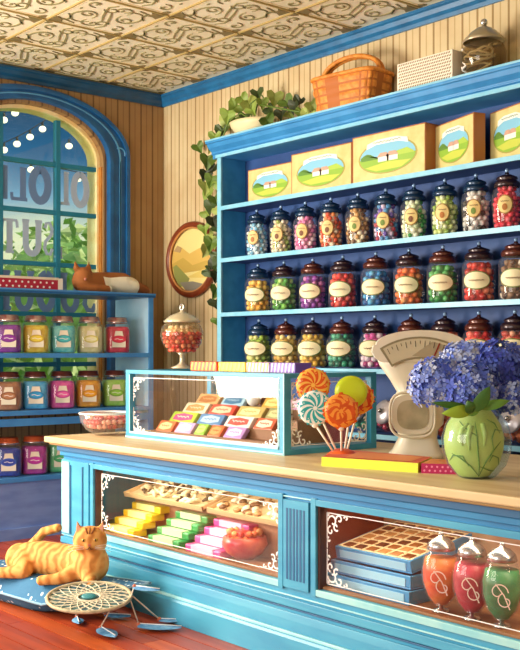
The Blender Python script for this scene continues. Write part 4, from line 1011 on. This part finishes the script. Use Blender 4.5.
b = MB(); b.box(fr * .5, fr * .5 + .004, fr, D_ - fr, .03, sh - .025, GLASS); b.build('glass_pane', SC)
b = MB(); b.box(fr, W_ - fr, fr, D_ - fr, sh - .012, sh - .008, GLASS); b.build('glass_pane', SC)
lacecorners(g1, T(fr + .015, fr * .5 - .001, .045) @ FRONT, W_ - 2 * fr - .03, sh - .095, .10, wd=.008)
lacecorners(g2, T(W_ - fr * .5 + .0045, fr + .02, .045) @ SIDEX, D_ - 2 * fr - .04, sh - .095, .11, wd=.008)
b = MB(); b.box(W_ - .62, W_ - fr - .01, .50, .52, .03, .26, C('#7c2834', .6)); b.build('maroon_backing', SC)
# stepped stand inside
t = thing('stepped_stand', 'brown stepped stand carrying wrapped sweets inside the glass showcase', 'display stand', (sx0 + .14, sy0 + .10, TT + .03))
b = MB(); stp = 4
for k in range(stp): b.box(.02 * k, 1.20 - .0 * k, .09 * k, .09 * (k + 1), 0, .02 + .055 * k, C('#8c6040', .6))
b.box(.06, 1.2, .36, .40, 0, .24, C('#7a5238', .6)); b.build('steps', t)
pk = [[(82, '#e06c3c', '#f4c890', .17), (31, '#d8a8d8', '#f0e0f0', .17), (0, '#8cc840', '#c8e880', .10), (0, '#e8703c', '#f4a060', .12), (0, '#b890d0', '#e8d8f0', .17)],
      [(0, '#a8cc3c', '#d84888', .26), (0, '#4c84b8', '#a8cce8', .24), (0, '#f0e8e0', '#c85850', .24), (0, '#c86040', '#f0e0c8', .17)],
      [(0, '#e8dcc0', '#c89858', .24), (0, '#d84c3c', '#f0c8a8', .24), (0, '#c8b068', '#e8d8a0', .24), (0, '#9ca068', '#d8d098', .17)],
      [(0, '#e0b078', '#b87840', .23), (0, '#a8d0e4', '#3c7ca8', .22), (0, '#f0f0ec', '#c8d0d0', .11), (0, '#d8a83c', '#f4dc90', .19), (0, '#c090b8', '#e8d0e0', .15)]]
rw = ['front step', 'second step', 'third step', 'top step']
for k, rowp in enumerate(pk):
    x = sx0 + .17 + .02 * k
    for j, (_, c, c2, wd) in enumerate(rowp):
        t = thing('wrapped_sweet', 'wrapped packet on the %s of the showcase stand, %s in its row' % (rw[k], ['leftmost', 'second from left', 'middle' if len(rowp) == 5 else 'third from left', 'fourth from left' if len(rowp) == 5 else 'rightmost', 'rightmost'][j]), 'sweet packet',
                  (x, sy0 + .105 + .09 * k, TT + .0505 + .055 * k), 0, 'wrapped sweets on the showcase stand')
        b = MB(); X = Matrix.Rotation(R(-35), 4, 'X')
        if c == '#f0f0ec': b.sphere((wd / 2, .03, .045), .045, C(c, .4), 14, 10)
        else: b.box(0, wd, .005, .035, .004, .085, C(c, .4), X @ T(0, 0, 0) if False else Matrix.Rotation(R(-38), 4, 'X') @ T(0, -.0, 0))
        b.build('packet', t, .006)
        b = MB(); X = Matrix.Rotation(R(-38), 4, 'X') @ T(0, .0045, 0) @ FRONT
        if c != '#f0f0ec':
            b.prism([(wd * .12, .022), (wd * .5, .014), (wd * .88, .028), (wd * .85, .062), (wd * .45, .072), (wd * .15, .058)], 0, .0015, C(c2, .5), X); scribble(b, wd * .25, wd * .75, .044, .008, C(c if c2 != '#d84888' else '#f4e8c0', .5), X, .005, 4, j, .003); b.build('wrapper_print', t)
        x += wd + .035
# boxes on top of the showcase
for px0, px1, c, c2, d in ((197, 223, '#e8502c', '#f4b038', 'orange'), (225, 252, '#f0d028', '#b8d848', 'yellow-green'), (253, 276, '#c8a0d8', '#f0b840', 'lilac and gold'), (277, 302, '#6c48b0', '#c8b8ec', 'purple striped')):
    yy = -1.90; x0_, D = at_y(px0, yy); x1_, _ = at_y(px1, yy); wd = x1_ - x0_
    t = thing('striped_box', 'small %s striped box lying on top of the glass showcase' % d, 'box', (x0_, yy - .05, TT + sh), 0, 'striped boxes on the showcase')
    b = MB(); b.box(0, wd, 0, .12, 0, .055, C(c, .4)); b.build('carton', t, .003)
    b = MB(); n = 7
    for i in range(n):
        u = i * wd / n; b.prism([(u + .004, .002), (u + wd / n * .45, .002), (min(wd - .002, u + wd / n * .9), .053), (u + wd / n * .45, .053)], 0, .0015, C(c2, .4), FRONT)
    b.build('stripes', t)

# urn of red sweets on the showcase
x, D = at_y(182, -1.54)
t = thing('footed_candy_urn', 'footed glass urn of red and peach sweets with pointed lid, behind the showcase top', 'candy jar', (x + .0, -1.54, TT + sh)); t.scale = (1.15, 1.15, 1.06)
b = MB(); b.lathe([(0, 0), (.062, 0), (.066, .008), (.03, .022), (.014, .04), (.014, .085), (.034, .105), (0, .105)], mat('urn_foot', '#cfc2a4', .2, metal=.3), 24); b.build('foot', t)
b = MB(); b.lathe([(.03, .10), (.08, .12), (.115, .16), (.130, .215), (.120, .27), (.09, .30), (.085, .31)], glassmat('urn_glass', '#f2ece0', refl=1, body=.10, bodycol='#c8b890'), 32); b.build('glass_urn', t)
cm = candymesh(lambda z: .121 * math.sqrt(max(.05, 1 - ((z - .21) / .125) ** 2)), .105, .24, .016, [C('#d83c34', .4), C('#e8604c', .4), C('#b8242c', .4), C('#f0946c', .4)], 8); tag(cm.build('red_sweets', t), kind='stuff')
cm = candymesh(lambda z: .114 - max(0, z - .22) * .6, .225, .278, .016, [C('#f0d0a0', .4), C('#f4e4c8', .4)], 9); tag(cm.build('peach_sweets', t), kind='stuff')
b = MB(); b.lathe([(.105, .297), (.112, .303), (.10, .317), (.07, .343), (.035, .358), (.015, .365), (.01, .38), (0, .38)], mat('urn_lid', '#d4c8a8', .25, metal=.35), 28); b.tube([(.018 * math.cos(q), 0, .398 + .018 * math.sin(q)) for q in [2 * PI * i / 14 for i in range(14)]], .006, SILVER, 6, closed=True); b.build('lid', t)

# glass bowl at the left end of the counter
x, y_ = at_z(100, 435, TT)
t = thing('glass_bowl', 'shallow white-rimmed glass bowl of red sweets at the counter left end', 'bowl', (x + .02, y_ + .03, TT))
b = MB(); b.lathe([(0, 0), (.07, .0), (.075, .008), (.13, .04), (.165, .09), (.175, .14), (.170, .142), (.158, .095), (.12, .05), (0, .03)], glassmat('bowl_glass', '#fcfaf8', body=.06, bodycol='#ffffff'), 32); b.build('bowl_body', t)
b = MB(); b.lathe([(.170, .138), (.178, .146), (.17, .152), (.162, .146), (.170, .138)], WHITE, 32); b.build('rim', t)
cm = candymesh(lambda z: .10 + (z - .02) * .62, .045, .112, .018, [C('#c8242c', .35), C('#e04840', .35), C('#f4a890', .35)], 3)
for k in range(26):
    a = k * 2.4; r_q = .13 * math.sqrt(k / 26); V, Fs = ico(); cm.add([(v[0] * .02 + r_q * math.cos(a), v[1] * .02 + r_q * math.sin(a), v[2] * .016 + .118) for v in V], Fs, [C('#c8242c', .35), C('#e04840', .35), C('#f4a890', .35)][k % 3], True)
tag(cm.build('red_sweets', t), kind='stuff')

# ------------------------------------------------------------ lollipops in an orange stand
x, y_ = at_z(329, 461, TT)
LPX, LPY = x + .045, y_ + .03; LD = .555 * F / 110
t = thing('lollipop_stand', 'rounded orange and red dome holding five lollipops beside the showcase', 'stand', (LPX + .02, LPY, TT))
b = MB(); b.lathe([(0, 0), (.085, 0), (.09, .01), (.08, .035), (.055, .055), (.03, .064), (0, .066)], mat('orange_dome', '#ec6c28', .35, var='#c82c1c', vscale=5), 28); b.build('dome', t)
rgt = Vector((math.cos(ANG), math.sin(ANG), 0)); twd = Vector((math.sin(ANG), -math.cos(ANG), 0))
def sw(R_, m1, m2, style, b):
    for s, fx in ((-1, 1), (1, -1)):
        pass
lol = [(314, 356 + 34, 30, '#f2b23c', '#e0501c', 'swirl', -.07, 'yellow and orange swirled', 316, 442, 330),
       ]
def lolly(px, py, rpx, c1, c2, style, dep, spx, label):
    Dd = LD - dep; cx_, cy_ = _pt(px, Dd); cz = zz(py, Dd); rad = rpx * Dd / F
    cv = Vector((cx_, cy_, cz)); bs = Vector((LPX + .02, LPY, TT + .045)) + rgt * ((spx - 325) * .0035) + twd * (dep * .35)
    t = thing('lollipop', label, 'lollipop', tuple(cv), ANG, 'lollipops in the orange stand')
    Mi = (T(*cv) @ Matrix.Rotation(ANG, 4, 'Z')).inverted()
    b = MB(); prof = [(0, -.016), (rad * .7, -.015), (rad * .93, -.010), (rad, 0), (rad * .93, .010), (rad * .7, .015), (0, .016)]
    b.lathe(prof, C(c1, .25), 28, Matrix.Rotation(R(90), 4, 'X')); b.build('candy_disc', t)
    if style:
        b = MB()
        for s in (1, -1):
            X = (FRONT if s == 1 else Matrix.Rotation(PI, 4, 'Z') @ FRONT) @ T(0, 0, .0135)
            nsw = 9
            for k in range(nsw):
                a0 = 2 * PI * k / nsw; p = []; wd = []
                for i in range(9):
                    u = i / 8; a = a0 + (.9 * u if style == 'swirl' else .5 * math.sin(u * 5 + k)); rr = rad * (.12 + .84 * u); p.append((rr * math.cos(a), rr * math.sin(a))); wd.append(rad * (.06 + .26 * u))
                # follow the disc's rounded edge
                o0 = len(b.v); b.ribbon(p, wd, 0, .0025, C(c2, .25), X)
        for i_, v in enumerate(b.v):
            rr = math.hypot(v[0], v[2]) / rad
            if rr > .72:
                q = (rr - .72) / .28; b.v[i_] = (v[0], v[1] * (1 - .72 * min(1, q) ** 1.5), v[2])
        b.build('swirl_pattern', t)
    e = Mi @ bs; b = MB(); top = Vector((0, 0, -rad * .9)); b.tube([top, e], .0055, C('#f4ead8', .5), 8); b.build('stick', t)
    b = MB(); b.sphere((0, 0, -rad * .98), .014, C('#f2ece0', .5), 10, 8, (1.2, .8, 1)); b.build('bow', t)
lolly(313, 385, 17, '#f6b84c', '#e0581c', 'swirl', -.06, 318, 'orange and yellow swirled lollipop, partly hidden at the back left')
lolly(357, 398, 17, '#f4ac38', '#dc4818', 'zig', -.08, 332, 'orange and yellow swirled lollipop, rightmost of the bunch')
lolly(351, 392, 16.5, '#c8dc28', None, None, -.02, 328, 'plain lime green round lollipop in the bunch')
lolly(315, 408, 17.5, '#f0f8f4', '#34b0b4', 'swirl', .06, 313, 'white and turquoise swirled lollipop, leftmost of the bunch')
lolly(341, 411, 17.5, '#f49c3c', '#dc5c20', 'zig', .10, 323, 'deep orange marbled lollipop at the front of the bunch')

# ------------------------------------------------------------ flat sweet boxes before the scale
def quadbox(name, P, z0, z1, top, side, label, cat, side2=None):
    t = thing(name, label, cat, (P[0][0], P[0][1], z0)); b = MB(); n = len(P)
    vs = [(p[0] - P[0][0], p[1] - P[0][1], 0) for p in P] + [(p[0] - P[0][0], p[1] - P[0][1], z1 - z0) for p in P]
    b.add(vs, [tuple(range(n))[::-1]], side); b.add(vs, [tuple(range(n, 2 * n))], top)
    for i in range(n): b.add(vs, [(i, (i + 1) % n, n + (i + 1) % n, n + i)], side2 if (side2 and i == 1) else side)
    b.build('carton', t); return t, P
A_, B_ = (4.70, -2.20), (5.20, -2.20)
t, P = quadbox('flat_sweet_box', [(4.63, -2.27), (5.12, -2.13), (4.98, -1.87), (4.42, -1.93)], TT, TT + .045, C('#e8703c', .4, var='#d8402c', vscale=4), C('#d4e024', .4), 'flat box with orange top and lime green front edge before the scale', 'box')
b = MB(); b.add([(.10, .06, .0462), (.42, .17, .0462), (.33, .36, .0462), (-.05, .30, .0462)], [(0, 1, 2, 3)], C('#f09048', .4)); b.build('top_flap', t)
t, P = quadbox('dotted_sweet_box', [(5.135, -2.125), (5.27, -2.035), (5.18, -1.90), (5.03, -1.93)], TT, TT + .045, C('#e8883c', .4), C('#c01c60', .4), 'small crimson dotted box between the flat box and vase', 'box')
b = MB(); dv = Vector((.135, .09, 0)).normalized(); nv = Vector((dv.y, -dv.x, 0))
X = Matrix(((dv.x, 0, nv.x, 0), (dv.y, 0, nv.y, 0), (0, 1, 0, 0), (0, 0, 0, 1)))
for i in range(6): 
    for j in range(2): b.prism(ell(.014 + i * .024 + .01 * j, .013 + j * .018, .005, .005, 8), 0, .001, C('#f090b8', .5), X)
b.build('dots', t)

# ------------------------------------------------------------ scale
SXP, SYP = at_z(408, 458, TT)
sc = thing('vintage_scale', 'cream enamel shop scale with fan-shaped dial standing on the counter', 'scale', (SXP + .0, SYP + .06, TT), ANG - R(4))
EN = mat('cream_enamel', '#e6e0d0', .3, var='#dad2ba', vscale=3); U = .00520
def sec(z, x0, x1, d, n=28, e=.6, yc=0):
    cx_, a = (x0 + x1) / 2, (x1 - x0) / 2; out = []
    for i in range(n):
        q = 2 * PI * i / n; c, s = math.cos(q), math.sin(q); out.append((cx_ + a * math.copysign(abs(c) ** e, c), yc + d * math.copysign(abs(s) ** e, s), z))
    return out
secs = [(0, -27, 27, .105), (4, -27, 27, .105), (8, -23, 24, .10), (20, -17, 21, .085), (28, -19, 22, .088), (34, -24, 27, .10), (46, -26, 28, .11), (56, -23, 26, .10), (66, -19, 24, .085), (78, -26, 31, .08), (92, -36, 42, .078), (104, -41, 47, .075)]
b = MB(); n = 28; vs = []
for z_, x0, x1, d in secs: vs += sec(z_ * U, x0 * U, x1 * U, d, n)
b.add(vs, [(j * n + i, j * n + (i + 1) % n, (j + 1) * n + (i + 1) % n, (j + 1) * n + i) for j in range(len(secs) - 1) for i in range(n)] + [tuple(range(n))[::-1], tuple((len(secs) - 1) * n + i for i in range(n))], EN, True)
b.build('pedestal_body', sc)
def fan(k=1.0, top=1.0):
    cx_ = 4
    p = []
    # lower edge left to right, then arc back
    p += [(-36, 96), (-41, 100), (-44, 106), (-42.5, 113)]
    for i in range(17):
        u = i / 16; a = PI * (1 - u); p.append((cx_ + 46 * math.cos(a) * .96, 112 + 15.5 * math.sin(a) ** .9 if 0 < i < 16 else 112))
    p += [(51, 106), (49, 99), (44, 96)]
    return [((q[0]) * U, q[1] * U) for q in p][::-1]
b = MB(); b.prism(fan(), -.085, .085, EN, FRONT); b.build('dial_head', sc, .018)
def arcband(r_in, r_out, cx_, cz, a0, a1, n=18): return [(cx_ + r_out * math.cos(a0 + (a1 - a0) * i / n), cz + r_out * math.sin(a0 + (a1 - a0) * i / n)) for i in range(n + 1)] + [(cx_ + r_in * math.cos(a1 + (a0 - a1) * i / n), cz + r_in * math.sin(a1 + (a0 - a1) * i / n)) for i in range(n + 1)]
cxd, czd = 3 * U, 48 * U; X = T(0, -.0855, 0) @ FRONT
b = MB(); b.prism(arcband(51 * U, 73 * U, cxd, czd, R(57), R(123)), 0, .004, C('#8c8264', .4), X); b.build('dial_bezel', sc, .001)
b = MB(); b.prism(arcband(53 * U, 71 * U, cxd, czd, R(59), R(121)), .004, .006, C('#c8c0a4', .4), X)
b.prism([(cxd - 8 * U, czd + 54 * U), (cxd + 12 * U, czd + 68 * U), (cxd + 26 * U, czd + 64 * U), (cxd + 27 * U, czd + 50 * U)][::-1], .006, .0066, C('#a89c80', .5), X)
for i in range(15):
    a = R(62 + i * 4); ro = 69 * U; ri = (63 if i % 2 == 0 else 66) * U; b.ribbon([(cxd + ri * math.cos(a), czd + ri * math.sin(a)), (cxd + ro * math.cos(a), czd + ro * math.sin(a))], .003, .006, .008, C('#4a4436', .6), X)
b.build('dial_face', sc)
b = MB(); b.ribbon([(cxd + 54 * U * math.cos(R(76)), czd + 54 * U * math.sin(R(76))), (cxd + 69 * U * math.cos(R(74)), czd + 69 * U * math.sin(R(74)))], .007, .008, .010, C('#8c2c20', .4), X); b.build('needle', sc)
b = MB()
rr = [(p[0], p[1]) for p in [(x_[0], x_[2]) for x_ in sec(0, -28 * U, 16 * U, 21 * U, 32, .55)]]
vs = sec(0, -27 * U, 17 * U, 22 * U, 36, .6); pts = [(v[0], -.112, v[1] + 44 * U) for v in vs]
b.tube(pts, .007, EN, 8, closed=True); b.build('lens_rim', sc)
b = MB(); vs = sec(0, -20 * U, 11 * U, 14.5 * U, 32, .7); b.prism([(v[0], v[1] + 44 * U) for v in vs], 0, .006, C('#9c9478', .35, var='#b8ae90', vscale=12), T(0, -.108, 0) @ FRONT); b.build('lens', sc)
b = MB(); vs = sec(0, -25 * U, 15 * U, 19.5 * U, 32, .6); b.prism([(v[0], v[1] + 44 * U) for v in vs], 0, .03, EN, T(0, -.080, 0) @ FRONT); b.build('lens_plate', sc)

# ------------------------------------------------------------ vase and hydrangeas
VX, VY = at_z(473, 479, TT); VY += .05; U2 = .00437
VX += -.02
v = thing('green_vase', 'round glass vase shaped like a lime green artichoke on the counter', 'vase', (VX, VY, TT), ANG)
prof = [(0, 0), (15, 0), (19, 2), (29, 13), (34, 28), (35, 40), (31, 54), (22, 66), (14, 74), (13, 80)]
b = MB(); b.lathe([(r * U2, z_ * U2) for r, z_ in prof], glassmat('vase_glass', '#dcecf4', refl=1, body=.05, bodycol='#a8c8e0'), 36); b.build('glass_body', v)
GV = mat('artichoke_green', '#f6f488', .4, var='#dbe468', vscale=4)
b = MB(); b.lathe([(max(0, r * .86 - .2) * U2, (z_ * .97 + 1.5) * U2) for r, z_ in prof], GV, 32, T(-.012, 0, 0)); b.build('green_core', v)
b = MB(); GVD = C('#7fa438', .5); GVL = C('#e2ee7c', .4)
def onsurf(x_, z_, off=.003):
    zz_ = min(max(z_ / U2, 2), 73)
    for (r0, z0), (r1, z1) in zip(prof[:-1], prof[1:]):
        if z0 <= zz_ <= z1 and z1 > z0: r = (r0 + (r1 - r0) * (zz_ - z0) / (z1 - z0)) * .86 * U2; break
    x_ = max(-r * .97, min(r * .97, x_)); return (x_ - .012, -math.sqrt(max(0, r * r - x_ * x_)) - off, z_)
def vein(pp, wd): 
    b.tube([onsurf(p[0] * U2, p[1] * U2) for p in pp], wd, GVD, 5)
for pp in ([(1, 3), (0, 14), (-2, 28), (-3, 44), (-4, 58)], [(1, 3), (6, 18), (14, 30), (22, 38)], [(1, 4), (-8, 14), (-18, 22), (-25, 26)], [(10, 18), (13, 25), (20, 22), (22, 14)], [(-10, 14), (-16, 24), (-24, 24), (-26, 18)], [(14, 30), (12, 42), (16, 50), (24, 48)], [(0, 14), (10, 10), (18, 8)], [(-3, 44), (-14, 52), (-18, 58)], [(8, 60), (16, 56), (22, 46)]):
    vein(pp, [.0012 + .002 * math.sin(PI * i / (len(pp) - 1)) for i in range(len(pp))])
for pp in ([(-16, 34), (-18, 42), (-16, 50), (-10, 56)], [(-10, 30), (-11, 44), (-8, 54)], [(4, 34), (5, 46), (3, 56)]):
    b.tube([onsurf(p[0] * U2, p[1] * U2, .0) for p in pp], [.004, .012, .012, .004][:len(pp)], GVL, 6)
b.build('leaf_relief', v)
HB = [mat('hydr_%d' % i, c, .6) for i, c in enumerate(('#4a62cc', '#7c94e4', '#a8bcf0', '#2c3ca4', '#c8d4f4', '#5c78dc'))]
def bloom(px, py, rpx, rpy, dep, weights, label, seed, n=330):
    D0 = .555 * F / 127 - dep + .08; cx_, cy_ = _pt(px, D0); cz = zz(py, D0); k = D0 / F
    t = thing('hydrangea', label, 'flower', (cx_, cy_, cz), ANG, 'hydrangea blooms in the green vase')
    rnd = random.Random(seed); b = MB(); rx_, rz_ = rpx * k, rpy * k; ry_ = rx_ * .8
    pal = [HB[i] for i in weights]
    ga = PI * (3 - 5 ** .5)
    for i in range(n):
        u = 1 - 2 * (i + .5) / n; q = math.sqrt(1 - u * u); a = i * ga
        if u < -.75: continue
        nrm = Vector((q * math.cos(a), q * math.sin(a), u)); kk = 1 + rnd.uniform(-.16, .16)
        p = Vector((rx_ * nrm.x, ry_ * nrm.y, rz_ * nrm.z)) * kk
        X = T(*p) @ (nrm + Vector((rnd.uniform(-.3, .3), rnd.uniform(-.3, .3), rnd.uniform(-.3, .3)))).to_track_quat('Z', 'Y').to_matrix().to_4x4() @ Matrix.Rotation(rnd.random() * 3, 4, 'Z')
        s = .0165 + .005 * rnd.random(); m_ = pal[rnd.randrange(len(pal))]
        for w_ in range(4):
            X2 = X @ Matrix.Rotation(w_ * PI / 2, 4, 'Z')
            b.add([(0, 0, 0), (s * .75, -s * .5, .003), (s * 1.35, 0, .005), (s * .75, s * .5, .003)], [(0, 1, 2, 3)], m_, False, X2)
    b.sphere((0, 0, 0), 1, HB[3], 16, 12, (rx_ * .78, ry_ * .78, rz_ * .78))
    tag(b.build('florets', t), kind='stuff')
    tgt = Vector((VX, VY, TT + .33)) - Vector((cx_, cy_, cz)); tgt = Matrix.Rotation(-ANG, 3, 'Z') @ tgt
    b = MB(); b.tube([(0, 0, -rz_ * .6), tgt * .6 + Vector((0, 0, -.01)), tgt + Vector((0, 0, -.05))], .008, C('#4c7c34', .6), 6); b.build('stem', t)
    return t
bloom(438, 384, 26, 24, .0, (1, 2, 0, 4, 5, 1), 'light blue hydrangea bloom, leftmost in the vase', 1)
bloom(466, 362, 24, 19, -.10, (2, 4, 1, 4, 5), 'palest blue hydrangea bloom at the top back', 4, 360)
bloom(471, 390, 27, 25, .06, (0, 1, 2, 5, 0), 'mid blue hydrangea bloom at the front centre', 2)
bloom(501, 370, 27, 27, -.04, (0, 3, 3, 0, 5), 'deep violet-blue hydrangea bloom on the right', 3)
bloom(512, 397, 20, 18, .02, (0, 2, 1, 5), 'small mixed blue hydrangea bloom at the lower right edge', 6, 260)
b = MB()
def leaf(px0, py0, px1, py1, wpx, m_, dep):
    D0 = .555 * F / 127 - dep; k = D0 / F; Mi = (T(VX, VY, TT) @ Matrix.Rotation(ANG, 4, 'Z')).inverted()
    P0 = Mi @ Vector((*_pt(px0, D0), zz(py0, D0))); P1 = Mi @ Vector((*_pt(px1, D0), zz(py1, D0))); P1.y -= .04
    d = P1 - P0; sd = Vector((-d.z, 0, d.x)).normalized() * wpx * k; n = 8; vs = []
    for i in range(n + 1):
        u = i / n; ww = math.sin(PI * u ** .8) ** .8; c = P0 + d * u + Vector((0, -.02 * math.sin(PI * u), .0)); vs += [c + sd * ww + Vector((0, .012, 0)), c, c - sd * ww + Vector((0, .006, 0))]
    b.add(vs, [f for i in range(n) for f in ((i * 3, i * 3 + 1, i * 3 + 4, i * 3 + 3), (i * 3 + 1, i * 3 + 2, i * 3 + 5, i * 3 + 4))], m_, True)
LG1, LG2 = C('#9cc43c', .45), C('#3c6c2c', .45)
leaf(474, 410, 440, 413, 6.5, LG1, .17); leaf(470, 408, 430, 402, 4, LG2, .15); leaf(474, 412, 488, 386, 7, LG2, .20); leaf(478, 408, 508, 400, 5, C('#5c9038', .45), .18); leaf(468, 416, 476, 402, 6, C('#5c9038', .45), .16); leaf(472, 414, 466, 400, 6, LG2, .18)
b.build('leaves', v)
